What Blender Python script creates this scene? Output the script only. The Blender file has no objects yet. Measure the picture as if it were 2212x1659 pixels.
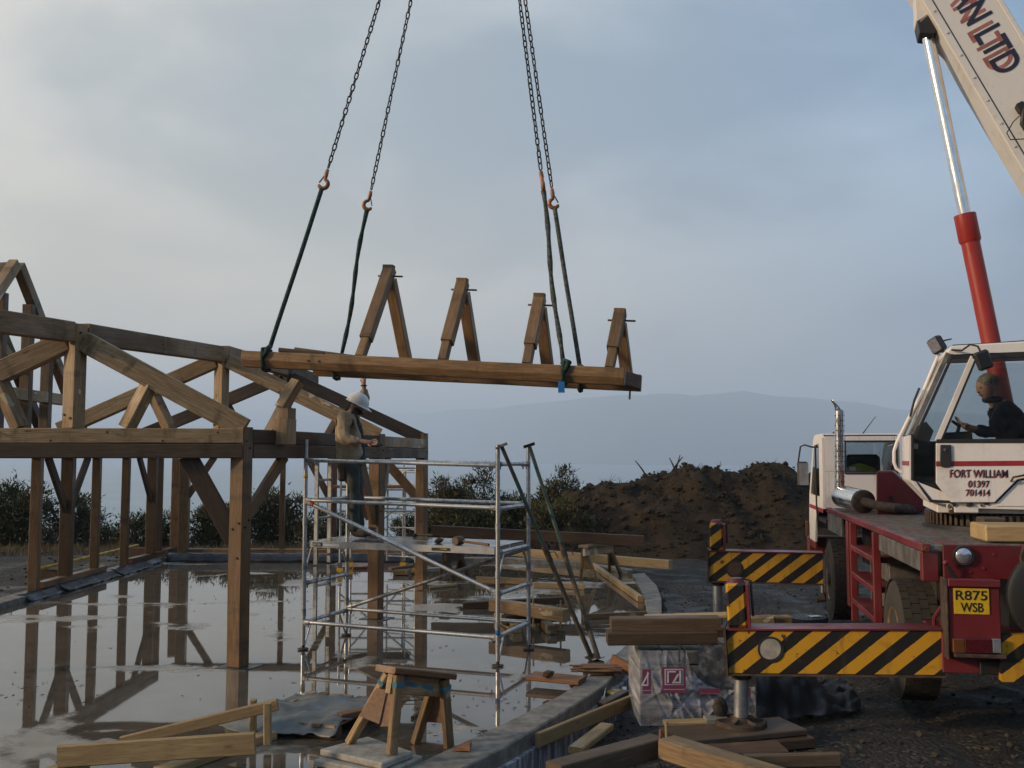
import bpy, bmesh, math, random
from mathutils import Vector as V, Matrix, noise
random.seed(11)
R_ = math.radians
SC = bpy.context.scene
COL = SC.collection
Z = V((0, 0, 1))
# ---------------------------------------------------------------- camera, sky, sun, exposure
EYE = 2.4
FPX, CX, CY, HOR = 2150.0, 1106.0, 829.5, 990.0
PITCH = math.atan((HOR - CY) / FPX)
cam = bpy.data.objects.new('camera', bpy.data.cameras.new('camera'))
COL.objects.link(cam)
cam.location = (0, 0, EYE)
cam.rotation_euler = (math.pi / 2 + PITCH, 0, 0)
cam.data.sensor_width = 36
cam.data.lens = 36 * FPX / 2212
cam.data.clip_start = 0.1
cam.data.clip_end = 30000
SC.camera = cam

SUN_AZ, SUN_EL = R_(-105), R_(16)          # azimuth clockwise from +Y
sun_dir = V((math.sin(SUN_AZ) * math.cos(SUN_EL), math.cos(SUN_AZ) * math.cos(SUN_EL), math.sin(SUN_EL)))
world = bpy.data.worlds.new('World'); SC.world = world
world.use_nodes = True
def build_world():
    nt = world.node_tree; N = nt.nodes; L = nt.links
    for n in list(N): N.remove(n)
    out = N.new('ShaderNodeOutputWorld'); bg = N.new('ShaderNodeBackground')
    sky = N.new('ShaderNodeTexSky'); sky.sky_type = 'NISHITA'; sky.sun_disc = False
    sky.sun_elevation = SUN_EL; sky.sun_rotation = SUN_AZ
    sky.air_density = 1.0; sky.dust_density = 2.0
    tc = N.new('ShaderNodeTexCoord')
    sep = N.new('ShaderNodeSeparateXYZ'); L.new(tc.outputs['Generated'], sep.inputs[0])
    def mth(op, a, b=None, clamp=False):
        m = N.new('ShaderNodeMath'); m.operation = op; m.use_clamp = clamp
        for i, s in enumerate((a, b)):
            if s is None: continue
            if isinstance(s, (int, float)): m.inputs[i].default_value = s
            else: L.new(s, m.inputs[i])
        return m.outputs[0]
    # cloud layer seen in perspective: direction divided by height
    den = mth('ADD', mth('MAXIMUM', sep.outputs[2], 0.0), 0.32)
    px = mth('DIVIDE', sep.outputs[0], den); py = mth('DIVIDE', sep.outputs[1], den)
    cmb = N.new('ShaderNodeCombineXYZ'); L.new(px, cmb.inputs[0]); L.new(py, cmb.inputs[1])
    n1 = N.new('ShaderNodeTexNoise'); n1.inputs['Scale'].default_value = 1.5; n1.inputs['Detail'].default_value = 6
    n1.inputs['Roughness'].default_value = .5; n1.inputs['Distortion'].default_value = .25
    mp = N.new('ShaderNodeMapping'); mp.inputs['Location'].default_value = (3.1, 1.65, 0)
    mp.inputs['Scale'].default_value = (1, 1.0, 1)
    L.new(cmb.outputs[0], mp.inputs[0]); L.new(mp.outputs[0], n1.inputs['Vector'])
    r1 = N.new('ShaderNodeMapRange'); r1.inputs[1].default_value = .40; r1.inputs[2].default_value = .66
    r1.interpolation_type = 'SMOOTHSTEP'
    L.new(n1.outputs[0], r1.inputs[0])
    # warm side of the sky: towards the veiled sun
    dot = N.new('ShaderNodeVectorMath'); dot.operation = 'DOT_PRODUCT'
    L.new(tc.outputs['Generated'], dot.inputs[0]); dot.inputs[1].default_value = V((-.93, .36, .1)).normalized()
    r2 = N.new('ShaderNodeMapRange'); r2.inputs[1].default_value = -.25; r2.inputs[2].default_value = .85
    r2.interpolation_type = 'SMOOTHSTEP'
    L.new(dot.outputs['Value'], r2.inputs[0])
    def mix(f, a, b):
        m = N.new('ShaderNodeMix'); m.data_type = 'RGBA'
        for k, s in (('Factor', f), ('A', a), ('B', b)):
            i = [q for q in m.inputs if q.name == k and (q.type == 'RGBA' if k != 'Factor' else q.type == 'VALUE')][0]
            if isinstance(s, (int, float)): i.default_value = s
            elif isinstance(s, tuple): i.default_value = s + (1,)
            else: L.new(s, i)
        return [q for q in m.outputs if q.type == 'RGBA'][0]
    dark = mix(r2.outputs[0], (1.7, 3.3, 5.5), (5.3, 5.75, 5.6))
    lite = mix(r2.outputs[0], (4.4, 6.6, 9.0), (10.2, 9.6, 8.4))
    cloud = mix(r1.outputs[0], dark, lite)
    # low bank of cloud near the horizon, evening out the layer above
    r3 = N.new('ShaderNodeMapRange'); r3.inputs[1].default_value = .34; r3.inputs[2].default_value = .0
    r3.interpolation_type = 'SMOOTHSTEP'
    L.new(sep.outputs[2], r3.inputs[0])
    bank = mix(r2.outputs[0], (.8, 1.35, 2.3), (16.5, 13.2, 7.0))
    cloud = mix(mth('MULTIPLY', r3.outputs[0], .8), cloud, bank)
    tot = mix(.90, sky.outputs[0], cloud)
    L.new(tot, bg.inputs[0]); bg.inputs[1].default_value = .083
    L.new(bg.outputs[0], out.inputs[0])
build_world()
sl = bpy.data.lights.new('sun', 'SUN'); sl.energy = 5.0; sl.angle = R_(5); sl.color = (1, .75, .48)
so = bpy.data.objects.new('sun', sl); COL.objects.link(so)
so.rotation_euler = (-sun_dir).to_track_quat('-Z', 'Y').to_euler()
so.location = (-30, -10, 20)
SC.view_settings.view_transform = 'Standard'
SC.view_settings.look = 'None'
SC.view_settings.exposure = .2
SC.view_settings.gamma = 1
SC.view_settings.use_curve_mapping = False
SC.render.engine = 'CYCLES'
SC.cycles.max_bounces = 7
SC.cycles.volume_bounces = 1
SC.cycles.transparent_max_bounces = 12
SC.cycles.use_denoising = True

# ---------------------------------------------------------------- survey helpers: a point of the place from where it shows
def ray(x, y):
    ux, uy = (x - CX) / FPX, (CY - y) / FPX
    c, s = math.cos(PITCH), math.sin(PITCH)
    return V((ux, c - uy * s, s + uy * c))
def at(x, y, Y):
    d = ray(x, y); return V((0, 0, EYE)) + d * (Y / d.y)
def G(x, y, z=0.0):
    d = ray(x, y); return V((0, 0, EYE)) + d * ((z - EYE) / d.z)
def onp(x, y, p0, n):
    d = ray(x, y); o = V((0, 0, EYE)); return o + d * ((p0 - o).dot(n) / d.dot(n))

# ---------------------------------------------------------------- object helpers
WM = {}
def place(o, M, parent=None):
    WM[o.name] = M.copy()
    if parent is not None:
        o.parent = parent
        o.matrix_basis = WM[parent.name].inverted() @ M
    else:
        o.matrix_basis = M
def tag(o, label=None, cat=None, group=None, kind=None):
    if label: o['label'] = label
    if cat: o['category'] = cat
    if group: o['group'] = group
    if kind: o['kind'] = kind
    return o
def root(name, label, cat, loc, group=None, M=None):
    o = bpy.data.objects.new(name, None); COL.objects.link(o); o.empty_display_size = .2
    place(o, M if M is not None else Matrix.Translation(V(loc)))
    return tag(o, label, cat, group)
def part(name, parent, loc):
    o = bpy.data.objects.new(name, None); COL.objects.link(o); o.empty_display_size = .1
    place(o, Matrix.Translation(V(loc)), parent); return o
def frame(x, y, z=None, o=(0, 0, 0)):
    x = V(x).normalized(); y = V(y)
    z = x.cross(y).normalized() if z is None else V(z).normalized()
    y = z.cross(x).normalized()
    M = Matrix((x, y, z)).transposed().to_4x4(); M.translation = V(o); return M
def xdir(p0, p1, up=Z):
    x = (V(p1) - V(p0)).normalized(); up = V(up)
    if abs(x.dot(up.normalized())) > .98: up = V((0, 1, 0)) if abs(x.y) < .9 else V((1, 0, 0))
    y = up.cross(x).normalized(); z = x.cross(y)
    M = Matrix((x, y, z)).transposed().to_4x4(); M.translation = (V(p0) + V(p1)) / 2
    return M
class MB:
    def __init__(s): s.v = []; s.f = []
    def add(s, vs, fs):
        b = len(s.v); s.v += [V(p) for p in vs]; s.f += [[b + i for i in f] for f in fs]; return s
    def box(s, c, d, M=None):
        c = V(c); h = V(d) / 2; vs = []
        for sx in (-1, 1):
            for sy in (-1, 1):
                for sz in (-1, 1):
                    p = V((sx * h.x, sy * h.y, sz * h.z)); vs.append(c + (M.to_3x3() @ p if M else p))
        return s.add(vs, [(0, 1, 3, 2), (4, 6, 7, 5), (0, 4, 5, 1), (2, 3, 7, 6), (0, 2, 6, 4), (1, 5, 7, 3)])
    def beam(s, p0, p1, w, h, up=Z):
        M = xdir(p0, p1, up); L = (V(p1) - V(p0)).length
        return s.box(M.translation, (L, w, h), M)
    def tube(s, pts, r, seg=8, cap=True, closed=False):
        pts = [V(p) for p in pts]; n = len(pts); rs = r if isinstance(r, (list, tuple)) else [r] * n
        vs = []; ref = None
        for i, p in enumerate(pts):
            if closed: t = pts[(i + 1) % n] - pts[i - 1]
            else: t = pts[min(i + 1, n - 1)] - pts[max(i - 1, 0)]
            t.normalize()
            if ref is None:
                ref = t.cross(Z if abs(t.z) < .9 else V((1, 0, 0))).normalized()
            ref = (ref - t * ref.dot(t)).normalized(); b = t.cross(ref)
            for k in range(seg):
                a = 2 * math.pi * k / seg; vs.append(p + (ref * math.cos(a) + b * math.sin(a)) * rs[i])
        fs = []
        for i in range(n if closed else n - 1):
            j = (i + 1) % n
            for k in range(seg):
                q = (k + 1) % seg; fs.append((i * seg + k, i * seg + q, j * seg + q, j * seg + k))
        if cap and not closed:
            fs.append(tuple(range(seg))[::-1]); fs.append(tuple((n - 1) * seg + k for k in range(seg)))
        return s.add(vs, fs)
    def lathe(s, prof, M=None, seg=16):
        vs = []; n = len(prof)
        for r, z in prof:
            for k in range(seg):
                a = 2 * math.pi * k / seg; p = V((r * math.cos(a), r * math.sin(a), z)); vs.append(M @ p if M else p)
        fs = []
        for i in range(n - 1):
            for k in range(seg):
                q = (k + 1) % seg; fs.append((i * seg + k, i * seg + q, (i + 1) * seg + q, (i + 1) * seg + k))
        if prof[0][0] > 1e-5: fs.append(tuple(range(seg))[::-1])
        if prof[-1][0] > 1e-5: fs.append(tuple((n - 1) * seg + k for k in range(seg)))
        return s.add(vs, fs)
    def prism(s, poly, vec):
        n = len(poly); vec = V(vec); vs = [V(p) for p in poly] + [V(p) + vec for p in poly]
        fs = [tuple(range(n))[::-1], tuple(range(n, 2 * n))]
        fs += [(i, (i + 1) % n, n + (i + 1) % n, n + i) for i in range(n)]
        return s.add(vs, fs)
    def blob(s, c, r, sub=1, jit=.3, sq=(1, 1, 1), rnd=random):
        bm = bmesh.new(); bmesh.ops.create_icosphere(bm, subdivisions=sub, radius=1)
        vs = []
        for v in bm.verts:
            k = r * (1 + rnd.uniform(-jit, jit)); vs.append(V(c) + V((v.co.x * k * sq[0], v.co.y * k * sq[1], v.co.z * k * sq[2])))
        fs = [[v.index for v in f.verts] for f in bm.faces]; bm.free()
        return s.add(vs, fs)
    def build(s, name, mat, parent=None, bevel=0, smooth=False, label=None, F=None, recalc=True, ang=None, origin=None):
        """F: frame matrix the object's axes follow (vertices are given in world space)."""
        c = V(origin) if origin is not None else sum(s.v, V()) / max(1, len(s.v))
        M = Matrix.Translation(c)
        if F is not None: M = M @ F.to_3x3().to_4x4()
        Mi = M.inverted()
        me = bpy.data.meshes.new(name)
        me.from_pydata([Mi @ p for p in s.v], [], s.f)
        if recalc or bevel:
            bm = bmesh.new(); bm.from_mesh(me)
            if recalc: bmesh.ops.recalc_face_normals(bm, faces=bm.faces)
            if bevel:
                es = [e for e in bm.edges if len(e.link_faces) == 2 and e.calc_face_angle(0) > .5]
                bmesh.ops.bevel(bm, geom=es, offset=bevel, segments=1, affect='EDGES', clamp_overlap=True)
            bm.to_mesh(me); bm.free()
        if smooth:
            for p in me.polygons: p.use_smooth = True
            if ang: me.set_sharp_from_angle(angle=R_(ang))
        if mat is not None: me.materials.append(mat)
        o = bpy.data.objects.new(name, me); COL.objects.link(o)
        place(o, M, parent)
        if label: o['label'] = label
        return o
def timber(name, p0, p1, w, h, mat, parent=None, up=Z, bev=.009, rough=.003, lab=None, seed=None):
    """sawn beam: local X along the grain, chamfered, slightly uneven. w across, h along 'up'"""
    p0, p1 = V(p0), V(p1); M = xdir(p0, p1, up); L = (p1 - p0).length
    rn = random.Random(seed if seed is not None else hash((round(p0.x, 3), round(p0.y, 3), round(p1.z, 3), round(L, 3))))
    n = max(1, min(5, int(L / .8))); b = min(bev, w * .2, h * .2); vs = []; fs = []
    for i in range(n + 1):
        x = -L / 2 + L * i / n; oy, oz = (rn.uniform(-rough, rough), rn.uniform(-rough, rough))
        sw, sh = w / 2 * (1 + rn.uniform(-.01, .01)), h / 2 * (1 + rn.uniform(-.01, .01))
        for (y, z) in ((-sw + b, -sh), (sw - b, -sh), (sw, -sh + b), (sw, sh - b), (sw - b, sh), (-sw + b, sh), (-sw, sh - b), (-sw, -sh + b)):
            vs.append((x, y + oy, z + oz))
    for i in range(n):
        for k in range(8):
            q = (k + 1) % 8; fs.append((i * 8 + k, (i + 1) * 8 + k, (i + 1) * 8 + q, i * 8 + q))
    fs.append(tuple(range(8))); fs.append(tuple(n * 8 + k for k in range(8))[::-1])
    me = bpy.data.meshes.new(name); me.from_pydata(vs, [], fs)
    bm = bmesh.new(); bm.from_mesh(me); bmesh.ops.recalc_face_normals(bm, faces=bm.faces); bm.to_mesh(me); bm.free()
    me.materials.append(mat)
    o = bpy.data.objects.new(name, me); COL.objects.link(o); place(o, M, parent)
    if lab: o['label'] = lab
    return o
def copy_tree(o, M=None, parent=None):
    c = o.copy(); COL.objects.link(c)
    kids = [k for k in SC.objects if k.parent == o]
    if parent is not None:
        c.parent = parent; WM[c.name] = WM[parent.name] @ c.matrix_basis
    else: place(c, M)
    for k in kids: copy_tree(k, None, c)
    return c
def fit_text(txt, o, x, y, W, H, mat, name, parent, depth=.002, off=(0, 0), n_off=0.0, justify=None):
    """lettering: baseline-left corner o, x along the reading direction, y up the letters"""
    cu = bpy.data.curves.new(name, 'FONT'); cu.body = txt; cu.size = 1; cu.extrude = .001; cu.offset = off[0]
    t = bpy.data.objects.new(name, cu); COL.objects.link(t)
    dg = bpy.context.evaluated_depsgraph_get(); me = bpy.data.meshes.new_from_object(t.evaluated_get(dg))
    bpy.data.objects.remove(t); bpy.data.curves.remove(cu)
    xs = [v.co.x for v in me.vertices]; ys = [v.co.y for v in me.vertices]
    x0, x1, y0, y1 = min(xs), max(xs), min(ys), max(ys)
    for v in me.vertices:
        v.co = V(((v.co.x - x0) / (x1 - x0) * W - W / 2, (v.co.y - y0) / (y1 - y0) * H - H / 2, v.co.z / .001 * depth / 2))
    me.materials.clear(); me.materials.append(mat)
    M = frame(x, y, o=V(o) + V(x).normalized() * W / 2 + V(y).normalized() * H / 2)
    M.translation = M.translation + M.to_3x3() @ V((0, 0, n_off))
    ob = bpy.data.objects.new(name, me); COL.objects.link(ob); place(ob, M, parent); return ob
def skin(name, vs, es, rs, mat, parent=None, sub=2, rt=0, smooth=True, fold=0):
    me = bpy.data.meshes.new(name); me.from_pydata([V(p) for p in vs], es, [])
    t = bpy.data.objects.new(name + '_tmp', me); COL.objects.link(t)
    m = t.modifiers.new('s', 'SKIN'); m.use_smooth_shade = True
    sv = me.skin_vertices[0].data
    for i, r in enumerate(rs):
        sv[i].radius = (r, r) if isinstance(r, (int, float)) else r
        sv[i].use_root = (i == rt)
    s_ = t.modifiers.new('u', 'SUBSURF'); s_.levels = sub; s_.render_levels = sub
    bpy.context.view_layer.update()
    dg = bpy.context.evaluated_depsgraph_get(); m2 = bpy.data.meshes.new_from_object(t.evaluated_get(dg)); m2.name = name
    bpy.data.objects.remove(t); bpy.data.meshes.remove(me)
    if fold:
        for v in m2.vertices:
            q = v.co
            v.co = q + v.normal * (fold * (noise.noise(V((q.x * 10 + q.z * 5, q.y * 10, q.z * 7))) + .7 * noise.noise(V((q.x * 24 + q.z * 16, q.y * 24, q.z * 13)))))
    c = sum((v.co for v in m2.vertices), V()) / len(m2.vertices)
    for v in m2.vertices: v.co -= c
    for p in m2.polygons: p.use_smooth = True
    m2.materials.clear(); m2.materials.append(mat)
    o = bpy.data.objects.new(name, m2); COL.objects.link(o); place(o, Matrix.Translation(c), parent); return o

# ---------------------------------------------------------------- materials
class NT:
    def __init__(s, name):
        s.m = bpy.data.materials.new(name); s.m.use_nodes = True; s.t = s.m.node_tree
        s.b = s.t.nodes['Principled BSDF']; s.out = s.t.nodes['Material Output']
    def n(s, typ, **kw):
        q = s.t.nodes.new(typ)
        for k, v in kw.items(): setattr(q, k, v)
        return q
    def put(s, sock, v):
        if isinstance(v, bpy.types.NodeSocket): s.t.links.new(v, sock)
        elif isinstance(v, tuple) and len(v) == 3 and sock.type == 'RGBA': sock.default_value = v + (1,)
        else: sock.default_value = v
    def coord(s, kind='Object', scale=(1, 1, 1), rand=True, rot=(0, 0, 0)):
        tc = s.n('ShaderNodeTexCoord'); mp = s.n('ShaderNodeMapping')
        s.put(mp.inputs['Vector'], tc.outputs[kind]); mp.inputs['Scale'].default_value = scale; mp.inputs['Rotation'].default_value = rot
        if rand:
            oi = s.n('ShaderNodeObjectInfo'); ml = s.n('ShaderNodeVectorMath', operation='SCALE')
            ml.inputs[0].default_value = (37, 53, 71); s.put(ml.inputs['Scale'], oi.outputs['Random'])
            s.put(mp.inputs['Location'], ml.outputs[0])
        return mp.outputs[0]
    def noise(s, co, scale=5, detail=5, rough=.55, dist=0):
        q = s.n('ShaderNodeTexNoise'); s.put(q.inputs['Vector'], co)
        q.inputs['Scale'].default_value = scale; q.inputs['Detail'].default_value = detail
        q.inputs['Roughness'].default_value = rough; q.inputs['Distortion'].default_value = dist
        return q.outputs[0]
    def rng(s, v, a, b, c=0, d=1, smooth=True):
        q = s.n('ShaderNodeMapRange'); q.interpolation_type = 'SMOOTHSTEP' if smooth else 'LINEAR'
        s.put(q.inputs[0], v)
        for i, k in enumerate((a, b, c, d)): q.inputs[i + 1].default_value = k
        return q.outputs[0]
    def mix(s, f, a, b, mode='MIX'):
        q = s.n('ShaderNodeMix', data_type='RGBA', blend_type=mode)
        s.put([i for i in q.inputs if i.name == 'Factor' and i.type == 'VALUE'][0], f)
        s.put([i for i in q.inputs if i.name == 'A' and i.type == 'RGBA'][0], a)
        s.put([i for i in q.inputs if i.name == 'B' and i.type == 'RGBA'][0], b)
        return [o for o in q.outputs if o.type == 'RGBA'][0]
    def math(s, op, a, b=0.0, clamp=False):
        q = s.n('ShaderNodeMath', operation=op); q.use_clamp = clamp; s.put(q.inputs[0], a); s.put(q.inputs[1], b); return q.outputs[0]
    def bump(s, h, strength=.3, dist=.01, normal=None):
        q = s.n('ShaderNodeBump'); q.inputs['Strength'].default_value = strength; q.inputs['Distance'].default_value = dist
        s.put(q.inputs['Height'], h)
        if normal is not None: s.put(q.inputs['Normal'], normal)
        return q.outputs[0]
    def sep(s, v):
        q = s.n('ShaderNodeSeparateXYZ'); s.put(q.inputs[0], v); return q.outputs
    def fin(s, col=None, rough=None, norm=None, metal=None, spec=None):
        if col is not None: s.put(s.b.inputs['Base Color'], col)
        if rough is not None: s.put(s.b.inputs['Roughness'], rough)
        if norm is not None: s.put(s.b.inputs['Normal'], norm)
        if metal is not None: s.put(s.b.inputs['Metallic'], metal)
        if spec is not None: s.put(s.b.inputs['Specular IOR Level'], spec)
        return s.m
def m_wood(name, c1, c2, dark=(.05, .03, .018), pale=None, rough=.62, stain=.6, var=.35):
    t = NT(name)
    g = t.coord(scale=(1.1, 14, 14)); gn = t.noise(g, 3.2, 7, .6, .35)
    col = t.mix(t.rng(gn, .3, .7), c1, c2)
    fine = t.noise(t.coord(scale=(2, 60, 60)), 5, 3)
    col = t.mix(t.rng(fine, .35, .75, 0, .45), col, dark)
    st = t.noise(t.coord(scale=(2.6, .9, .9)), 1.6, 6, .62)            # water marks across the beam
    col = t.mix(t.rng(st, .52, .72, 0, stain), col, dark)
    big = t.noise(t.coord(scale=(.7, 1.5, 1.5)), 1.1, 3)
    col = t.mix(t.rng(big, .42, .62, 0, .35), col, t.mix(.5, c2, dark))
    vo = t.n('ShaderNodeTexVoronoi'); t.put(vo.inputs['Vector'], t.coord(scale=(1.6, 5, 5))); vo.inputs['Scale'].default_value = 1.3
    col = t.mix(t.rng(vo.outputs['Distance'], .04, .13, .75, 0), col, dark)       # knots
    if pale:
        pn = t.noise(t.coord(scale=(1.2, 1.6, 1.6)), 1.5, 3, .6)
        col = t.mix(t.rng(pn, .635, .65, 0, .8), col, pale)
    oi = t.n('ShaderNodeObjectInfo')
    k = t.n('ShaderNodeHueSaturation'); t.put(k.inputs['Color'], col)
    t.put(k.inputs['Value'], t.rng(oi.outputs['Random'], 0, 1, 1 - var, 1 + var * .6, False))
    wet = t.noise(t.coord(scale=(1, 2, 2)), 1.3, 4)
    return t.fin(k.outputs[0], t.rng(wet, .35, .65, rough - .18, rough + .12), t.bump(gn, .35, .006, t.bump(fine, .25, .002)), spec=.4)
def m_paint(name, c, c_dirt=(.10, .085, .07), rough=.42, dirt=.5, rust=.35, fade=None, streak=True):
    t = NT(name)
    co = t.coord(scale=(1, 1, 1)); n1 = t.noise(co, 2.3, 7, .65)
    col = c
    if fade: col = t.mix(t.rng(t.noise(co, 1.3, 4), .4, .65), c, fade)
    col = t.mix(t.rng(n1, .5, .75, 0, dirt), col, c_dirt)
    if streak:
        s_ = t.noise(t.coord(scale=(9, 9, .7)), 1.7, 5)
        col = t.mix(t.rng(s_, .55, .8, 0, dirt * .8), col, c_dirt)
    ru = t.noise(co, 5.5, 8, .7)
    col = t.mix(t.rng(ru, .66, .71, 0, rust), col, (.11, .045, .02))
    sp = t.noise(co, 45, 2)
    col = t.mix(t.rng(sp, .62, .75, 0, dirt * .5), col, c_dirt)
    return t.fin(col, t.rng(n1, .3, .7, rough - .1, rough + .2), t.bump(n1, .08, .004), spec=.45)
def m_plain(name, c, rough=.6, metal=0, var=.25, sc=6, bump=.15, c2=None, spec=.5):
    t = NT(name); n1 = t.noise(t.coord(), sc, 6, .62)
    k = c2 if c2 else tuple(x * (1 - var * 1.6) for x in c)
    return t.fin(t.mix(t.rng(n1, .32, .68), k, c), t.rng(n1, .3, .7, min(1, rough + .12), max(.02, rough - .08)), t.bump(n1, bump, .006), metal, spec)
M_ = {}
M_['oak'] = m_wood('oak', (.42, .285, .150), (.235, .142, .068), pale=(.54, .45, .30), stain=.85, var=.42)
M_['oak_wet'] = m_wood('oak_wet', (.225, .122, .052), (.12, .062, .027), stain=.8, var=.45, rough=.5)
M_['oak_new'] = m_wood('oak_new', (.31, .185, .088), (.17, .094, .042), stain=.7, var=.3)
M_['oak_grey'] = m_wood('oak_grey', (.135, .084, .046), (.072, .043, .024), stain=.7)
M_['oak_dark'] = m_wood('oak_dark', (.092, .050, .026), (.048, .026, .014), stain=.5)
M_['oak_red'] = m_wood('oak_red', (.26, .115, .045), (.15, .06, .025), stain=.4)
M_['pine'] = m_wood('pine', (.46, .335, .165), (.33, .21, .095), (.12, .07, .03), stain=.3, var=.25)
M_['board'] = m_wood('board', (.15, .10, .06), (.09, .058, .035), stain=.5)
M_['ply'] = m_wood('ply', (.22, .125, .075), (.14, .078, .048), stain=.5, pale=(.34, .26, .19))
M_['red'] = m_paint('red_paint', (.115, .010, .013), (.035, .024, .020), .40, .75, .4, fade=(.17, .024, .028))
M_['redcyl'] = m_paint('red_cylinder_paint', (.30, .024, .018), (.16, .03, .02), .36, .35, .15)
M_['white'] = m_paint('white_paint', (.72, .68, .66), (.30, .24, .18), .38, .40, .45)
M_['cream'] = m_paint('cream_paint', (.66, .63, .60), (.34, .27, .20), .45, .35, .35)
M_['grey'] = m_plain('grey_steel', (.20, .19, .175), .55, .3, .4)
M_['black'] = m_plain('black_steel', (.018, .017, .017), .5)
M_['rubber'] = m_plain('tyre_rubber', (.027, .025, .023), .85, 0, .5, 9, .3, (.044, .037, .030))
M_['seal'] = m_plain('rubber_seal', (.02, .018, .02), .6)
M_['rust'] = m_plain('rusty_steel', (.085, .050, .032), .75, .1, .5, 12, .3, (.03, .022, .017))
M_['hook'] = m_plain('hook_paint', (.42, .15, .045), .5, .1, .5, 14, .2, (.13, .06, .03))
M_['chain'] = m_plain('chain_steel', (.035, .033, .032), .5, .6)
M_['alu'] = m_plain('galvanised_tube', (.62, .62, .63), .34, .85, .25, 14, .1, (.38, .38, .39))
M_['aludk'] = m_plain('dull_aluminium', (.42, .42, .42), .5, .6, .35, 10, .15)
M_['chrome'] = m_plain('chrome_rod', (.82, .80, .78), .17, 1.0, .06, 6, .0)
M_['sling'] = m_plain('green_webbing', (.022, .062, .048), .85, 0, .5, 30, .5)
M_['slingg'] = m_plain('grey_green_webbing', (.10, .115, .095), .85, 0, .5, 30, .5)
M_['blue'] = m_plain('blue_tag', (.03, .22, .55), .5)
M_['bluepaint'] = m_plain('blue_marking_paint', (.05, .19, .27), .75)
M_['green'] = m_plain('green_prop_paint', (.03, .10, .075), .55, .1, .5, 8, .2, (.07, .045, .03))
M_['propbrown'] = m_plain('rusty_prop_tube', (.115, .085, .055), .65, .2, .5, 9, .2, (.05, .04, .03))
M_['dpc'] = m_plain('damp_proof_membrane', (.035, .045, .065), .32, 0, .5, 5, .4)
M_['conc'] = m_plain('kerb_concrete', (.22, .20, .172), .7, 0, .35, 7, .4, (.12, .105, .087))
M_['paving'] = m_plain('paving_concrete', (.34, .31, .265), .7, 0, .25, 9, .25)
M_['stone'] = m_plain('broken_stone', (.060, .049, .038), .9, 0, .5, 9, .6)
M_['tarp'] = m_plain('grey_sheet', (.15, .16, .16), .38, 0, .4, 4, .3, (.08, .085, .085))
M_['yellow'] = m_plain('yellow_plastic', (.62, .36, .02), .45)
M_['amber'] = m_plain('amber_lens', (.13, .045, .01), .35)
M_['redlens'] = m_plain('red_lens', (.075, .006, .008), .3)
M_['clearlens'] = m_plain('clear_lens', (.30, .32, .37), .12, .4)
M_['lamp'] = m_plain('lamp_glass', (.60, .58, .66), .08, .75, .2, 30, .05)
M_['plate'] = m_plain('number_plate', (.66, .42, .015), .35, 0, .12, 20, .02)
M_['ink'] = m_plain('black_ink', (.012, .012, .014), .5)
M_['navy'] = m_plain('navy_lettering', (.022, .018, .04), .45)
M_['pinkred'] = m_plain('faded_red_lettering', (.42, .15, .13), .5)
M_['stripe'] = m_plain('red_stripe', (.36, .03, .045), .4)
M_['skin'] = m_plain('skin', (.43, .24, .165), .55, 0, .2, 12, .1)
M_['jacket'] = m_plain('tan_jacket', (.40, .31, .205), .9, 0, .35, 7, .6, (.25, .185, .115))
M_['jeans'] = m_plain('dark_green_trousers', (.028, .036, .032), .8, 0, .6, 6, .5, (.06, .062, .05))
M_['boot'] = m_plain('muddy_boot', (.05, .038, .026), .7)
M_['shirt'] = m_plain('teal_shirt', (.02, .06, .075), .9)
M_['leather'] = m_plain('brown_leather', (.09, .05, .028), .6)
M_['helmet'] = m_plain('white_helmet', (.76, .76, .74), .3, 0, .06, 6, .02)
M_['hair'] = m_plain('dark_hair', (.03, .02, .014), .8, 0, .4, 40, .4)
M_['greyhair'] = m_plain('greying_hair', (.30, .27, .235), .8, 0, .4, 40, .4)
M_['navycloth'] = m_plain('navy_coat', (.018, .022, .045), .9, 0, .4, 9, .5)
M_['hivis'] = m_plain('lime_hi_vis', (.30, .38, .02), .7, 0, .3, 8, .3)
M_['deck'] = m_plain('wet_plywood_deck', (.13, .125, .12), .16, 0, .35, 5, .1, (.07, .065, .06))
def m_glass(name, tint, refl=.5):
    t = NT(name); tr = t.n('ShaderNodeBsdfTransparent'); gl = t.n('ShaderNodeBsdfGlossy'); mx = t.n('ShaderNodeMixShader')
    t.put(tr.inputs[0], tint); gl.inputs['Roughness'].default_value = .03; t.put(gl.inputs[0], (.9, .9, .9))
    fr = t.n('ShaderNodeFresnel'); fr.inputs['IOR'].default_value = 1.52
    t.put(mx.inputs[0], t.math('MULTIPLY', fr.outputs[0], 1.3, True))
    t.t.links.new(tr.outputs[0], mx.inputs[1]); t.t.links.new(gl.outputs[0], mx.inputs[2])
    t.t.links.new(mx.outputs[0], t.out.inputs['Surface']); return t.m
M_['glass'] = m_glass('window_glass', (.90, .92, .92))
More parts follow.
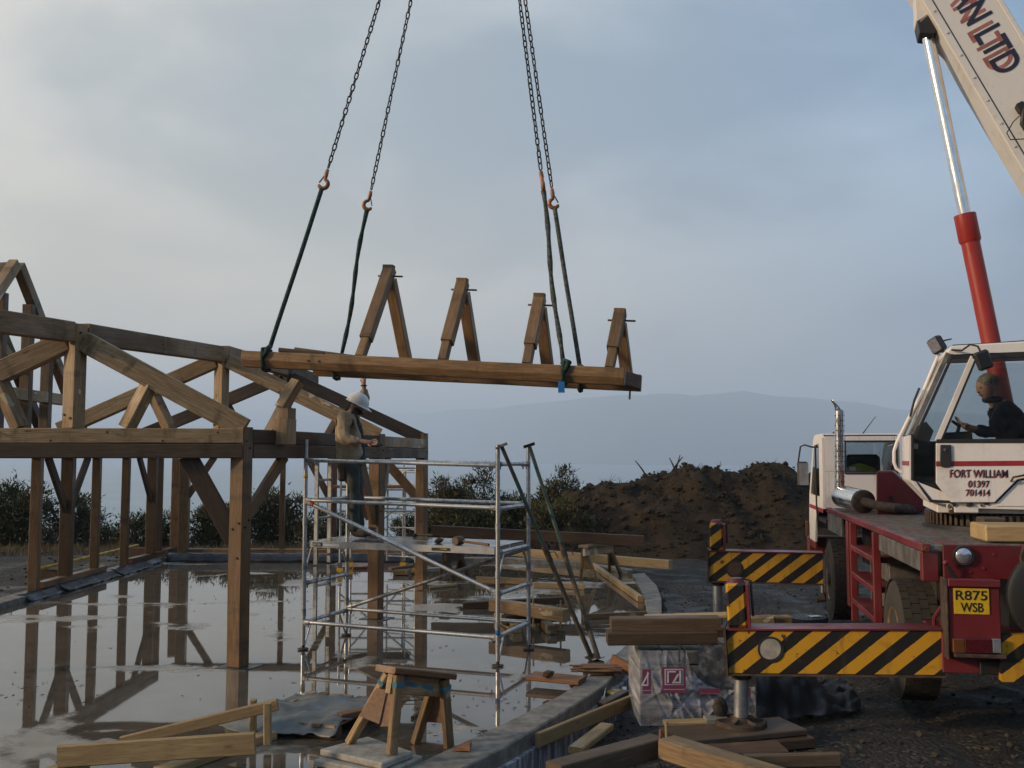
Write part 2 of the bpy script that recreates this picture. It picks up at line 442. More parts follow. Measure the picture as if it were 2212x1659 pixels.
def m_stripes():
    t = NT('hazard_stripes'); co = t.coord(rand=False); s = t.sep(co)
    a = t.math('SUBTRACT', t.math('MULTIPLY', s[0], 1.0), t.math('MULTIPLY', s[2], 1.28))
    fr = t.math('FRACT', t.math('DIVIDE', t.math('ADD', a, 20.06), .31))
    edge = t.noise(co, 30, 3); fr = t.math('ADD', fr, t.math('MULTIPLY', t.math('SUBTRACT', edge, .5), .05))
    m = t.rng(fr, .49, .50)
    n1 = t.noise(t.coord(rand=False), 6, 7, .7)
    ye = t.mix(t.rng(n1, .5, .75, 0, .5), (.50, .255, .014), (.17, .09, .025))
    col = t.mix(m, (.012, .011, .011), ye)
    chip = t.noise(t.coord(), 7, 6, .72); col = t.mix(t.rng(chip, .615, .64, 0, .92), col, (.035, .024, .017)); gr = t.noise(t.coord(scale=(5, 5, .6)), 2.0, 6, .65); col = t.mix(t.rng(gr, .5, .75, 0, .7), col, (.05, .036, .02))
    return t.fin(col, .45, t.bump(n1, .1, .004), spec=.4)
M_['haz'] = m_stripes()
def m_ground():
    t = NT('wet_gravel_ground'); co = t.coord(rand=False)
    n1 = t.noise(co, .55, 6, .6); n2 = t.noise(co, 9, 8, .72); n3 = t.noise(co, 48, 4, .7)
    col = t.mix(t.rng(n1, .35, .65), (.010, .0075, .006), (.025, .019, .0145))
    col = t.mix(t.rng(n2, .45, .7, 0, .7), col, (.042, .033, .026))
    vo = t.n('ShaderNodeTexVoronoi'); t.put(vo.inputs['Vector'], co); vo.inputs['Scale'].default_value = 26
    st = t.sep(vo.outputs['Color'])
    col = t.mix(t.rng(st[0], .72, .95, 0, .75), col, (.085, .075, .062))
    col = t.mix(t.rng(n3, .55, .75, 0, .6), col, (.012, .009, .007))
    h = t.math('ADD', t.math('MULTIPLY', vo.outputs['Distance'], -.9), t.math('ADD', n2, t.math('MULTIPLY', n3, .5)))
    wet = t.noise(co, .9, 5, .6)
    return t.fin(col, t.rng(wet, .45, .66, .85, .34), t.bump(h, .9, .03), spec=.4)
M_['ground'] = m_ground()
def m_earth(name, a, b, c, sc=1.0):
    t = NT(name); co = t.coord(rand=False)
    n1 = t.noise(co, 1.1 * sc, 8, .68); n2 = t.noise(co, 7 * sc, 8, .75); n3 = t.noise(co, 28 * sc, 4, .7)
    col = t.mix(t.rng(n1, .35, .65), a, b); col = t.mix(t.rng(n2, .5, .72, 0, .8), col, c)
    col = t.mix(t.rng(n3, .55, .75, 0, .6), col, tuple(x * .3 for x in a))
    return t.fin(col, .88, t.bump(t.math('ADD', n2, t.math('MULTIPLY', n3, .6)), 1.0, .05), spec=.25)
M_['earth'] = m_earth('peaty_earth', (.020, .013, .008), (.046, .029, .015), (.075, .052, .028))
M_['clod'] = m_earth('earth_clods', (.020, .013, .008), (.045, .030, .016), (.085, .064, .038), 2)
def m_slab():
    t = NT('wet_concrete_slab'); co = t.coord(rand=False)
    n1 = t.noise(co, .42, 4, .5, .4); n2 = t.noise(co, 3.0, 6, .6); n3 = t.noise(co, 26, 5, .7)
    n5 = t.noise(t.coord(rand=False, scale=(.16, .8, 1)), 1.0, 4, .55)
    dry = t.rng(t.math('ADD', t.math('MAXIMUM', n1, t.math('SUBTRACT', n5, .035)), t.math('MULTIPLY', t.math('SUBTRACT', n2, .5), .16)), .585, .645)   # islands standing out of the water
    mud = t.mix(t.rng(n2, .3, .7), (.075, .058, .042), (.120, .098, .074))
    con = t.mix(t.rng(n2, .3, .7), (.25, .215, .175), (.34, .30, .25))
    con = t.mix(t.rng(n3, .5, .75, 0, .4), con, (.16, .13, .10))
    col = t.mix(dry, mud, con)
    ro = t.rng(dry, 0, 1, .025, .34, False)
    ripple = t.noise(t.coord(rand=False, scale=(1, .55, 1)), 2.2, 3, .5)
    b1 = t.bump(ripple, .10, .004)
    b2 = t.bump(t.math('MULTIPLY', n3, dry), .30, .004, b1)
    t.b.inputs['IOR'].default_value = 1.45
    return t.fin(col, ro, b2, spec=.7)
M_['slab'] = m_slab()
def m_sea():
    t = NT('sea_water'); co = t.coord(rand=False, scale=(.05, .12, 1))
    n1 = t.noise(co, 3.0, 6, .65); n2 = t.noise(co, .08, 4, .55)
    col = t.mix(t.rng(n2, .35, .65), (.12, .19, .225), (.19, .26, .29))
    return t.fin(col, .28, t.bump(n1, .55, .5), spec=.5)
M_['sea'] = m_sea()
M_['hill'] = m_earth('hill_heath', (.020, .026, .016), (.075, .066, .040), (.13, .12, .08), .0032)
# ---------------------------------------------------------------- the setting
KZ = .05
outer = [G(x, y, KZ) for x, y in ((998, 1659), (1094, 1611), (1203, 1546), (1306, 1480.6), (1384, 1399), (1420, 1352), (1430, 1322), (1429, 1291), (1419, 1264), (1392, 1237))]
inner = [G(x, y, KZ) for x, y in ((879, 1659), (1094, 1559), (1203, 1505), (1257, 1470), (1340, 1404), (1380, 1362), (1397, 1328), (1396, 1304), (1381, 1266), (1366, 1240))]
d0 = (outer[0] - outer[1]).normalized()
outer = [outer[0] + d0 * 2.6] + outer; inner = [inner[0] + d0 * 2.6] + inner
BR = outer[-1]
LX = -8.32; BY = 23.5
REAR = [V((LX + .17, 23.4, 0)), V((-2.5, 23.25, 0)), G(1085, 1214), G(1240, 1222), V((BR.x - .25, BR.y + .05, 0))]
slab_poly = [V((p.x, p.y)) for p in outer] + [V((BR.x, BR.y + .15))] + [V((p.x, p.y + .3)) for p in REAR[::-1][1:]] + [V((LX - .2, BY + .3)), V((LX - .2, outer[0].y))]
def inpoly(x, y, P):
    c = False; n = len(P)
    for i in range(n):
        a, b = P[i], P[i - 1]
        if (a.y > y) != (b.y > y) and x < (b.x - a.x) * (y - a.y) / (b.y - a.y) + a.x: c = not c
    return c
def segd(x, y, a, b):
    d = b - a; t = max(0, min(1, ((x - a.x) * d.x + (y - a.y) * d.y) / d.length_squared))
    return math.hypot(x - a.x - d.x * t, y - a.y - d.y * t)
def sstep(a, b, x):
    t = max(0, min(1, (x - a) / (b - a))); return t * t * (3 - 2 * t)
edge2 = [V((p.x, p.y)) for p in outer[:7]]
def ground_z(x, y):
    z = -.05 + .07 * noise.fractal(V((x * .35, y * .35, 3)), 1, 2, 4) + .022 * noise.fractal(V((x * 2.6, y * 2.6, 7)), .8, 2, 3)
    if -9.2 < x < 4.6 and y < 26:
        if inpoly(x, y, slab_poly): return -.34
        d = min(segd(x, y, edge2[i], edge2[i + 1]) for i in range(len(edge2) - 1))
        k = (1 - sstep(.35, 1.25, d)) * (1 - sstep(11.0, 13.5, y))
        z -= .30 * k
        if d < .8: z = min(z, -.03)
    if y > 27: z -= 36.5 * sstep(27, 95, y) ** 1.15 * 1.02
    r = math.hypot(x, y)
    if y < 10 and r > 25: z += .9 * sstep(25, 90, r)
    if y < -7: z += 18 * sstep(-7, -85, y)  # unseen hillside behind the camera, added to cut sky light on facing surfaces
    if .5 < x < 7:
        for c in (2.15, 3.9): z -= .055 * math.exp(-((x - c - .16 * (y - 8) - .2 * math.sin(y * .5)) / .17) ** 2)
    return z
def axis(lo, hi, a, b, fine, grow=1.22):
    xs = [a + fine * i for i in range(int((b - a) / fine) + 1)]
    s = fine; x = xs[-1]
    while x < hi: s *= grow; x = min(hi, x + s); xs.append(x)
    s = fine; x = xs[0]; pre = []
    while x > lo: s *= grow; x = max(lo, x - s); pre.append(x)
    return pre[::-1] + xs
gx = axis(-420, 420, -10, 8, .11); gy = axis(-90, 150, 5.5, 17, .11, 1.09)
vs = [(x, y, ground_z(x, y)) for y in gy for x in gx]; nx = len(gx)
fs = [(j * nx + i, j * nx + i + 1, (j + 1) * nx + i + 1, (j + 1) * nx + i) for j in range(len(gy) - 1) for i in range(nx - 1)]
g = MB().add(vs, fs).build('ground', M_['ground'], smooth=True, recalc=False, origin=(0, 0, 0)); tag(g, kind='structure')

# slab: flat wet floor, kerb strip, foundation face
sb = MB(); n = len(inner)
poly = [V((p.x, p.y, 0)) for p in inner] + REAR[::-1] + [V((LX + .17, inner[0].y, 0))]
sb.add(poly, [tuple(range(len(poly)))])
s = sb.build('concrete_slab', M_['slab'], recalc=False, origin=(0, 0, 0))
if s.data.polygons[0].normal.z < 0: s.data.flip_normals()
tag(s, kind='structure')
k = MB()
def strip(k, A, B, z1, z0):
    n = len(A); vs = []
    for a, b in zip(A, B):
        vs += [V((a.x, a.y, z0)), V((a.x, a.y, z1)), V((b.x, b.y, z1)), V((b.x, b.y, z0))]
    fs = []
    for i in range(n - 1):
        for q in range(4): fs.append((i * 4 + q, i * 4 + (q + 1) % 4, (i + 1) * 4 + (q + 1) % 4, (i + 1) * 4 + q))
    fs += [(0, 1, 2, 3), tuple((n - 1) * 4 + q for q in (3, 2, 1, 0))]
    k.add(vs, fs)
strip(k, inner, outer, KZ, -.36)
kerb = k.build('kerb', M_['conc'], bevel=.012); tag(kerb, kind='structure')
def m_found():
    t = NT('streaked_foundation'); co = t.coord(rand=False)
    s1 = t.noise(t.coord(rand=False, scale=(9, 9, 1.3)), 1.3, 6, .65); n2 = t.noise(co, 12, 5)
    col = t.mix(t.rng(s1, .38, .72), (.10, .095, .11), (.52, .51, .57)); col = t.mix(t.rng(n2, .55, .8, 0, .6), col, (.06, .045, .035))
    return t.fin(col, .7, t.bump(n2, .3, .01))
M_['found'] = m_found()
fo = MB(); o2 = []; i2 = []
for i, p in enumerate(outer[:7]):
    d = (outer[min(i + 1, 6)] - outer[max(i - 1, 0)]).normalized(); nn = V((d.y, -d.x, 0))
    o2.append(p + nn * .05); i2.append(p + nn * .004)
strip(fo, i2, o2, -.085, -.55)
f = fo.build('foundation_board', M_['found']); tag(f, kind='structure')
kb = MB()
kb.box((LX, (5 + BY) / 2, -.12), (.34, BY - 5, .44)); rin = [V((p.x, p.y + .002, 0)) for p in REAR]; rout = [V((p.x + .05, p.y + .30, 0)) for p in REAR]
strip(kb, rin, rout, .09, -.33)
k2 = kb.build('rear_kerb', M_['conc'], bevel=.01); tag(k2, kind='structure')

# sea and far shore
se = MB(); sx = axis(-13000, 9000, -200, 200, 40, 1.35); sy = axis(60, 12200, 60, 500, 40, 1.2); nx = len(sx)
se.add([(x, y, -35) for y in sy for x in sx], [(j * nx + i, j * nx + i + 1, (j + 1) * nx + i + 1, (j + 1) * nx + i) for j in range(len(sy) - 1) for i in range(nx - 1)])
s = se.build('sea', M_['sea'], recalc=False, origin=(0, 0, -35)); tag(s, kind='structure')
hl = MB(); hxs = [-8600 + 120 * i for i in range(145)]; hys = [90 * j for j in range(34)]; nx = len(hxs)
def hill_z(x, y):
    t = y / 1500
    ridge = 470 + 26 * noise.fractal(V((x * .0006, 2.2, 0)), 1, 2, 4) + 12 * noise.fractal(V((x * .003, 5, 0)), 1, 2, 3)
    ridge -= 190 * sstep(1500, 3600, x)
    ridge += 160 * sstep(900, -2600, x)
    z = ridge * (sstep(0, 1, t) ** .8) + 24 * noise.fractal(V((x * .0035, y * .002, 1)), 1, 2, 5) * min(1, t * 3)
    return -36 + max(0, z) + 1.5 * min(1, t * 20)
def shore(x): return 5250 + 6500 * sstep(1000, -1800, x)
hl.add([(x * (shore(x) / 5250) ** .5 if x < 0 else x, y + shore(x), hill_z(x, y)) for y in hys for x in hxs], [(j * nx + i, j * nx + i + 1, (j + 1) * nx + i + 1, (j + 1) * nx + i) for j in range(len(hys) - 1) for i in range(nx - 1)])
h = hl.build('hills', M_['hill'], smooth=True, recalc=False, origin=(0, 5250, 0)); tag(h, kind='structure')
# the damp air over the loch
hz = MB().box((-2000, 7300, 330), (24000, 16000, 736)).build('haze', None); tag(hz, kind='stuff')
hm = bpy.data.materials.new('haze'); hm.use_nodes = True; nt = hm.node_tree
for n_ in list(nt.nodes): nt.nodes.remove(n_)
ou = nt.nodes.new('ShaderNodeOutputMaterial'); pv = nt.nodes.new('ShaderNodeVolumePrincipled')
pv.inputs['Color'].default_value = (.68, .81, 1.0, 1); pv.inputs['Density'].default_value = .00032
pv.inputs['Anisotropy'].default_value = .1
nt.links.new(pv.outputs[0], ou.inputs['Volume']); hz.data.materials.append(hm)

# ---------------------------------------------------------------- spoil heap, clods, stones, debris
def heap():
    r = root('spoil_heap', 'long heap of dark dug earth and turf beyond the site, partly behind the crane', 'earth heap', (7, 27, -.1))
    prof = [(1180, 1110), (1240, 1062), (1290, 1050), (1370, 1040), (1430, 1022), (1500, 1010), (1560, 1014), (1600, 1026), (1650, 1008), (1690, 1004), (1730, 1020), (1770, 1035), (1850, 1030), (1950, 1045), (2100, 1050), (2300, 1080), (2500, 1130)]
    Yr = 27.6; pr = [at(x, y, Yr) for x, y in prof]
    def top(x):
        if x <= pr[0].x: return max(0, pr[0].z - (pr[0].x - x) * .9)
        for a, b in zip(pr, pr[1:]):
            if a.x <= x <= b.x: t = (x - a.x) / (b.x - a.x); return a.z + (b.z - a.z) * t
        return max(0, pr[-1].z - (x - pr[-1].x))
    xs = [0 + .11 * i for i in range(190)]; ys = [24.2 + .11 * j for j in range(70)]; nx = len(xs); vs = []
    for y in ys:
        for x in xs:
            t = (y - 24.4) / (Yr - 24.4); u = (y - Yr) / 4.0
            s_ = sstep(0, 1, t) if t < 1 else 1 - sstep(0, 1, u)
            tz = top(x + .25 * noise.noise(V((y * .8, x * .3, 1))))
            nz = .30 * noise.fractal(V((x * 1.1, y * 1.1, 4)), .9, 2, 5) + .07 * noise.noise(V((x * 5, y * 5, 2)))
            k = min(1, t * 2.2) if t > 0 else 0
            z = -.08 + (tz + .1) * s_ ** .82 + nz * max(0, k) * (.6 + .4 * s_)
            if t < .02: z = -.25
            vs.append((x, y, z))
    fs = [(j * nx + i, j * nx + i + 1, (j + 1) * nx + i + 1, (j + 1) * nx + i) for j in range(len(ys) - 1) for i in range(nx - 1)]
    MB().add(vs, fs).build('earth', M_['earth'], r, smooth=True, recalc=False)
    rn = random.Random(5); c = MB(); gr = MB()
    for _ in range(5200):
        i = rn.randrange(len(vs)); p = V(vs[i])
        if p.z < -.02 or p.y > Yr + .7: continue
        c.blob(p + V((0, 0, rn.uniform(-.02, .05))), rn.choice((.025, .03, .035, .05, .05, .07, .10)) * rn.uniform(.7, 1.25), 1, .35, (1, 1, .75), rn)
    tag(c.build('clods', M_['clod'], r), kind='stuff')
    for _ in range(1500):                                  # turf and roots sticking out
        i = rn.randrange(len(vs)); p = V(vs[i])
        if p.z < 0 or p.y > Yr + .4: continue
        for _k in range(9):
            d = V((rn.uniform(-1, 1), rn.uniform(-1, .3), rn.uniform(-.3, 1.0))).normalized() * rn.uniform(.10, .28)
            q = p + V((rn.uniform(-.1, .1), rn.uniform(-.1, .1), 0)); w = V((.008, .004, 0))
            gr.add([q - w, q + w, q + d], [(0, 1, 2)])
    tag(gr.build('turf', m_plain('dead_grass', (.17, .125, .065), .9), r, recalc=False), kind='stuff')
    twn = 0
    for x, y, L, dx in ((1400, 1020, .5, -.35), (1458, 1012, .55, .15), (1462, 1010, .45, -.2), (1452, 1004, .4, .3)):
        p = at(x, y + 14, Yr); MB().tube([p, p + V((dx * .5, 0, L * .55)), p + V((dx, 0, L))], [.03, .022, .012], 5).build('root_end', M_['hair'], r)
heap()
def stones():
    rn = random.Random(8); c = MB()
    for _ in range(3600):
        x = rn.uniform(-.5, 8); y = 6.2 + 14 * rn.random() ** 1.8
        if inpoly(x, y, slab_poly): continue
        s_ = rn.choice((.008, .010, .013, .018, .026)) * rn.uniform(.7, 1.3)
        c.blob((x, y, ground_z(x, y) + s_ * .3), s_, 0 if s_ < .03 else 1, .35, (1, 1, .7), rn)
    for _ in range(300):
        x = rn.uniform(-15, -8.6); y = rn.uniform(14, 27); s_ = rn.choice((.02, .03, .045))
        c.blob((x, y, ground_z(x, y) + s_ * .3), s_, 0, .35, (1, 1, .7), rn)
    for _ in range(1500):
        x = rn.uniform(-9, 9); y = rn.uniform(24.9, 29); s_ = rn.choice((.03, .05, .08))
        c.blob((x, y, ground_z(x, y) + s_ * .3), s_, 0, .35, (1, 1, .7), rn)
    tag(c.build('loose_stones', M_['stone'], recalc=False), kind='stuff')
    d = MB()
    for _ in range(420):
        x = rn.uniform(-7.6, 1.6); y = rn.uniform(7, 22)
        if rn.random() < .85:                                 # drifts of bark and shavings
            cx, cy = rn.choice(((-2.6, 15.5), (-.6, 10.2), (-4.2, 17.5), (-5.0, 10.5), (-.2, 9.4))); x = rn.gauss(cx, .7); y = rn.gauss(cy, .6)
        if not inpoly(x, y, [V((p.x, p.y)) for p in poly]): continue
        a = rn.uniform(0, 6.28); L = rn.uniform(.008, .045); w = rn.uniform(.003, .010)
        u = V((math.cos(a), math.sin(a), 0)) * L; v_ = V((-math.sin(a), math.cos(a), 0)) * w; p = V((x, y, .004)); up = V((0, 0, .006))
        d.add([p - u, p + v_ + up, p + u + up * rn.uniform(0, 2), p - v_], [(0, 1, 2, 3)])
    tag(d.build('bark_litter', M_['hair'], recalc=False), kind='stuff')
stones()
# rough grass at the edge of the plateau
def grass():
    rn = random.Random(3); c = MB()
    for _ in range(13000):
        x = rn.uniform(-20, 9); y = rn.uniform(25.2, 29.5)
        if -8.6 < x < 0 and y < 26.2: continue
        z = ground_z(x, y); L = rn.uniform(.08, .34) * (.5 + .8 * max(0, noise.noise(V((x * .6, y * .9, 9))) + .35))
        q = V((x, y, z)); d = V((rn.uniform(-.5, .5), rn.uniform(-.5, .5), 1)).normalized() * L; w = V((.012, 0, 0))
        c.add([q - w, q + w, q + d], [(0, 1, 2)])
    tag(c.build('rough_grass', m_plain('rough_grass', (.15, .11, .055), .9, 0, .5, 2), recalc=False), kind='stuff')
grass()

# ---------------------------------------------------------------- gorse bushes
def m_leaf(name, a, b, c):
    t = NT(name); n1 = t.noise(t.coord(), 2.2, 4, .6); n2 = t.noise(t.coord(), 14, 2)
    col = t.mix(t.rng(n1, .36, .62), a, b); col = t.mix(t.rng(n2, .58, .70, 0, .8), col, c)
    return t.fin(col, .75, spec=.3)
M_['gorse'] = m_leaf('gorse_green', (.026, .034, .012), (.060, .070, .022), (.10, .105, .03))
M_['gorseb'] = m_leaf('gorse_brown', (.034, .026, .012), (.080, .062, .028), (.13, .105, .05))
M_['bark'] = m_plain('gorse_stem', (.075, .055, .04), .85)
M_['flower'] = m_plain('gorse_flower', (.50, .36, .02), .6)
def bush(label, x0, x1, ytop, Y, seed, brown=.5, dens=1.0, flowers=0, base=1186):
    rn = random.Random(seed)
    a, b = at(x0, 1180, Y), at(x1, 1180, Y); top = at(x0, ytop, Y).z; gz = ground_z((a.x + b.x) / 2, Y) - .05
    W = b.x - a.x; H = top - gz; c0 = V(((a.x + b.x) / 2, Y, gz))
    r = root('gorse_bush', label, 'bush', c0, 'gorse bushes along the edge of the site')
    st = MB(); fo = MB(); fb = MB(); fl = MB(); tips = []
    ns = max(4, int(W * 2.4))
    for i in range(ns):
        u = (i + .5) / ns - .5; p = c0 + V((u * W * .5, rn.uniform(-.3, .3), 0))
        prof = (1 - .42 * abs(2 * u) ** 2.6) * rn.uniform(.70, .98)
        e = c0 + V((u * W * .93 + rn.uniform(-.15, .15), rn.uniform(-.6, .6), H * prof))
        m = (p + e) / 2 + V((rn.uniform(-.15, .15), 0, 0))
        st.tube([p, m, e], [.045, .03, .01], 5, False)
        n2 = 4 + int(H * 3)
        for k in range(n2):                                   # side shoots carry tufts from the foot to the tip
            t = (k + rn.random()) / n2
            q = p.lerp(e, t) + V((rn.gauss(0, .06), 0, 0)); R = (.42 - .17 * t) * min(1, .35 + H / 2.2)
            d = V((rn.gauss(0, 1), rn.gauss(0, 1), abs(rn.gauss(0, .5)))).normalized() * R * rn.uniform(.5, 1.1)
            if t > .12: st.tube([q, q + d * .6, q + d], [.016, .010, .005], 4, False)
            tips.append((q + d, R)); 
        tips.append((e, .17))
    zz = sorted(tips, key=lambda k: k[0].z)
    for p, R in tips:
        tgt = fb if rn.random() < brown else fo; R *= rn.uniform(.7, 1.15)
        for _k in range(int(rn.uniform(150, 230) * dens * (R / .26) ** 1.6) + 24):
            d = V((rn.gauss(0, 1), rn.gauss(0, 1), rn.gauss(0, .85))) * R * .54
            q = p + d
            if q.z < gz or q.z > top + .10: continue
            L = rn.choice((.025, .04, .055, .08)) * rn.uniform(.8, 1.2); ax = (d.normalized() * .8 + V((rn.uniform(-.7, .7), rn.uniform(-.7, .7), rn.uniform(.1, 1.0)))).normalized()
            si = ax.cross(V((rn.uniform(-1, 1), rn.uniform(-1, 1), rn.uniform(-1, 1)))).normalized() * L * .30
            (tgt if rn.random() < .8 else (fo if tgt is fb else fb)).add([q - si, q + si, q + ax * L * 1.7], [(0, 1, 2)])
            if flowers and rn.random() < flowers: fl.add([q, q + si * 1.4, q + ax * .045], [(0, 1, 2)])
    st.build('stem', M_['bark'], r, smooth=True)
    if fo.v: tag(fo.build('foliage', M_['gorse'], r, recalc=False), kind='stuff')
    if fb.v: tag(fb.build('dry_foliage', M_['gorseb'], r, recalc=False), kind='stuff')
    if fl.v: tag(fl.build('flowers', M_['flower'], r, recalc=False), kind='stuff')
for a in (('tall dark gorse bush at the far left behind the stud wall', -60, 118, 1026, 28.0, 1, .35, 1.2, 0),
          ('dark gorse bush left of the third wall stud, lower than its left neighbour', 108, 212, 1058, 28.8, 2, .4, .9, 0),
          ('low scrubby gorse between the left wall studs with sea behind it', 205, 270, 1138, 28.3, 3, .7, .5, 0),
          ('greenish gorse bush seen between the studs near the corner post', 282, 385, 1090, 27.6, 4, .3, 1.0, .02),
          ('dense gorse bush behind the nearest corner post, left of it', 395, 520, 1082, 28.2, 5, .45, 1.1, 0),
          ('gorse bush with a pointed top right of the nearest corner post', 530, 655, 1052, 28.6, 6, .5, 1.1, 0),
          ('low gorse patch behind the left end of the scaffold tower', 650, 770, 1105, 28.0, 7, .6, .9, 0),
          ('low gorse bush behind the small second tower', 850, 945, 1118, 27.5, 8, .5, 1.0, .01),
          ('brownish gorse bush just right of the rear frame corner post', 925, 1010, 1020, 28.4, 9, .75, 1.0, .03),
          ('airy brown-topped gorse bush behind the middle of the big scaffold', 985, 1085, 1008, 28.8, 10, .8, .9, .03),
          ('dark green gorse bush behind the props leaning on the scaffold', 1070, 1180, 1050, 27.8, 11, .35, 1.2, .02),
          ('gorse bush with a tuft standing highest beside the earth heap', 1160, 1245, 1012, 28.3, 12, .35, 1.1, .03),
          ('low yellow-flecked gorse at the foot of the earth heap', 1130, 1300, 1072, 26.2, 13, .4, 1.2, .05),
          ('low dark gorse in front of the taller bushes behind the scaffold', 930, 1100, 1080, 26.9, 14, .4, 1.1, .02)):
    bush(*a)
# ---------------------------------------------------------------- oak frame of the building
def oak_frame():
    r = root('oak_building_frame', 'open oak frame of a new building with trusses, posts and braces on the wet slab', 'timber frame', (-5, 15, 0))
    O, OG, OD = M_['oak'], M_['oak_grey'], M_['oak_dark']; OW = M_['oak_wet']
    T = lambda nm, a, b, w, h, m=O, up=Z, **k: timber(nm, a, b, w, h, m, r, up, **k)
    # eave posts, ridge points, left feet of the three trusses
    A, B, C = G(513, 1440), G(811, 1336), V((-1.66, 18.4, 0))
    RA, RB, RC = at(165, 712, 11.5), at(480, 760, 15.0), at(618, 800, 18.1)
    fa = lambda p, d: V((d.x, d.y, 0)).normalized()
    eav = (B - A).normalized(); tru = V((-.93, .36, 0)).normalized()
    ZL, ZU = 2.40, 2.745                                   # stacked plates: lower 2.40-2.565, upper 2.57-2.745
    def plates(p, q, e0=0, e1=0, w=.17, mu=O, ml=OG):
        d = (q - p).normalized(); p = p - d * e0; q = q + d * e1
        T('wall_plate', p + V((0, 0, 2.483)), q + V((0, 0, 2.483)), w + .012, .163, ml)
        T('tie_beam', p + V((0, 0, 2.658)), q + V((0, 0, 2.658)), w - .012, .172, mu)
    # posts
    def post(p, zt, w=.205, m=OW, d=tru, bot=.012):
        return T('post', p + V((0, 0, bot)), p + V((0, 0, zt)), w, w, m, d)
    post(A, 2.765, .185); post(B, 2.77, .185, OW); post(C, 2.86, .175)
    AL = V((-6.75, 11.15, 0)); post(AL, 2.6)
    for p in (A, B):                                        # membrane pad under each post
        MB().box(p + V((.02, 0, .004)), (.42, .34, .008), frame(tru, V((-tru.y, tru.x, 0)))).build('base_pad', M_['dpc'], r)
    # truss A: tie runs left out of the picture, towards the viewer a little
    ta = V((-1, -.10, 0)).normalized()
    nA = V((ta.y, -ta.x, 0)); nA = nA if nA.y < 0 else -nA
    plates(A - ta * .03 + nA * .045, A + ta * 5.6 + nA * .045)
    plates(A + eav * .11, B - eav * .11, mu=OD)
    eb = (C - B).normalized(); plates(B + eb * .11, C + eb * .09)
    tb = V((-1, .02, 0)).normalized(); plates(B + tb * .11, V((LX + .2, B.y + .15, 0)), mu=OD)
    tc = V((-1, .02, 0)).normalized(); plates(C + tc * .11, V((LX + .2, C.y + .15, 0)), mu=OD)
    def truss(P, RID, m=O, kw=.22, rh=.22, rw=.17, t=ta):
        base = V((RID.x, RID.y, 2.75)); topz = RID.z + .06
        T('king_post', base, V((RID.x, RID.y, topz)), kw, kw * .95, m, tru)
        foot = V((P.x, P.y, 2.80)); d = foot - base
        k0 = V((RID.x, RID.y, RID.z - .14)) + V((d.x, d.y, 0)).normalized() * .10
        f0 = foot + V((0, 0, -.05)) + V((d.x, d.y, 0)).normalized() * .03
        T('rafter', k0, f0, rw, rh, m)
        lf = base - V((d.x, d.y, 0)) ; lf.z = 2.82
        k1 = V((RID.x, RID.y, RID.z - .14)) - V((d.x, d.y, 0)).normalized() * .10
        T('rafter', k1, lf, rw, rh, m)
        for a, b in ((k0, f0), (k1, lf)):                    # queen struts
            q = a + (b - a) * .40; q.z -= .10; e = a + (b - a) * .27; e.z = 2.75
            T('strut', e, q, .15, .15, m, tru)
        return k0, f0
    truss(A, RA, O, .185, .24); truss(B, RB, O, .17, .22); truss(C, RC, OG, .17, .22)
    # ridge purlins, with a notched top edge
    rd = (RB - RA); r0 = RA - rd * .42
    for i, (p, q) in enumerate(((r0, RA - rd.normalized() * .13), (RA + rd.normalized() * .13, RA + rd * .50), (RA + rd * .503, RB - rd.normalized() * .11))):
        T('ridge_beam', p + V((0, 0, -.04 + .008 * (i == 1))), q + V((0, 0, -.04)), .16, .235, M_['oak_new'])
    rc = RC - RB; T('ridge_beam', RB + rc.normalized() * .11, RC - rc.normalized() * .11, .15, .21, M_['oak_new'])
    T('ridge_beam', RC + rc.normalized() * .11, RC + rc * .6, .15, .2, OG)
    # oak pegs left proud at the joints
    def pegs(p, nn, offs):
        for dx, dz in offs:
            q = p + V((nn.y, -nn.x, 0)) * dx + V((0, 0, dz)); MB().tube([q, q + nn * .016], .0135, 7).build('peg', M_['oak_dark'], r)
    n1 = V((-.36, -.93, 0)).normalized(); n2 = V((.93, -.36, 0)).normalized()
    for P, w in ((A, .185), (B, .185), (C, .175)):
        pegs(P + n1 * w / 2 + V((0, 0, 2.2)), n1, ((-.04, -.55), (.045, -.62), (-.03, -.95)))
        pegs(P + n2 * w / 2 + V((0, 0, 2.2)), n2, ((-.03, -.52), (.04, -.60), (-.03, .32), (.04, .40)))
    for P, w in ((RA, .185), (RB, .17)):
        pegs(V((P.x, P.y, 2.80)) + n1 * w / 2, n1, ((-.04, .06), (.05, .10), (.03, 1.0))); pegs(V((P.x, P.y, 3.8)) + n2 * w / 2, n2, ((-.04, -.02), (.03, .05)))
    for i in range(7):
        q = A + nA * .138 + ta * (.25 + .62 * i) + V((0, 0, 2.70 - .1 * (i % 2))); MB().tube([q, q + nA * .014], .0135, 7).build('peg', M_['oak_dark'], r)
    # braces below the plates
    def brace(p, d, run, drop, w=.20, t=.07, m=OD, z=2.40):
        d = V(d).normalized(); a = p + V((0, 0, z)) + d * run; b = p + V((0, 0, z - drop)) + d * .08
        T('brace', a + V((0, 0, .03)), b, t, w, m, Z)
    brace(A, ta, .62, .93, .21, .08); brace(A, eav, .95, .72, .15, .07, OW)
    brace(B, -eav, .6, .95, .19, .07, OW); brace(B, eb, .7, .95, .17, .07, OW); brace(B, tb, .6, .9, .17, .07, OD)
    brace(C, tc, .75, .72, .17, .07, OW); brace(AL, -ta, .75, 1.05, .2, .08)
    # short post stub on the eave plate with a bolted block
    S = at(616, 960, 12.38); S.z = 2.75
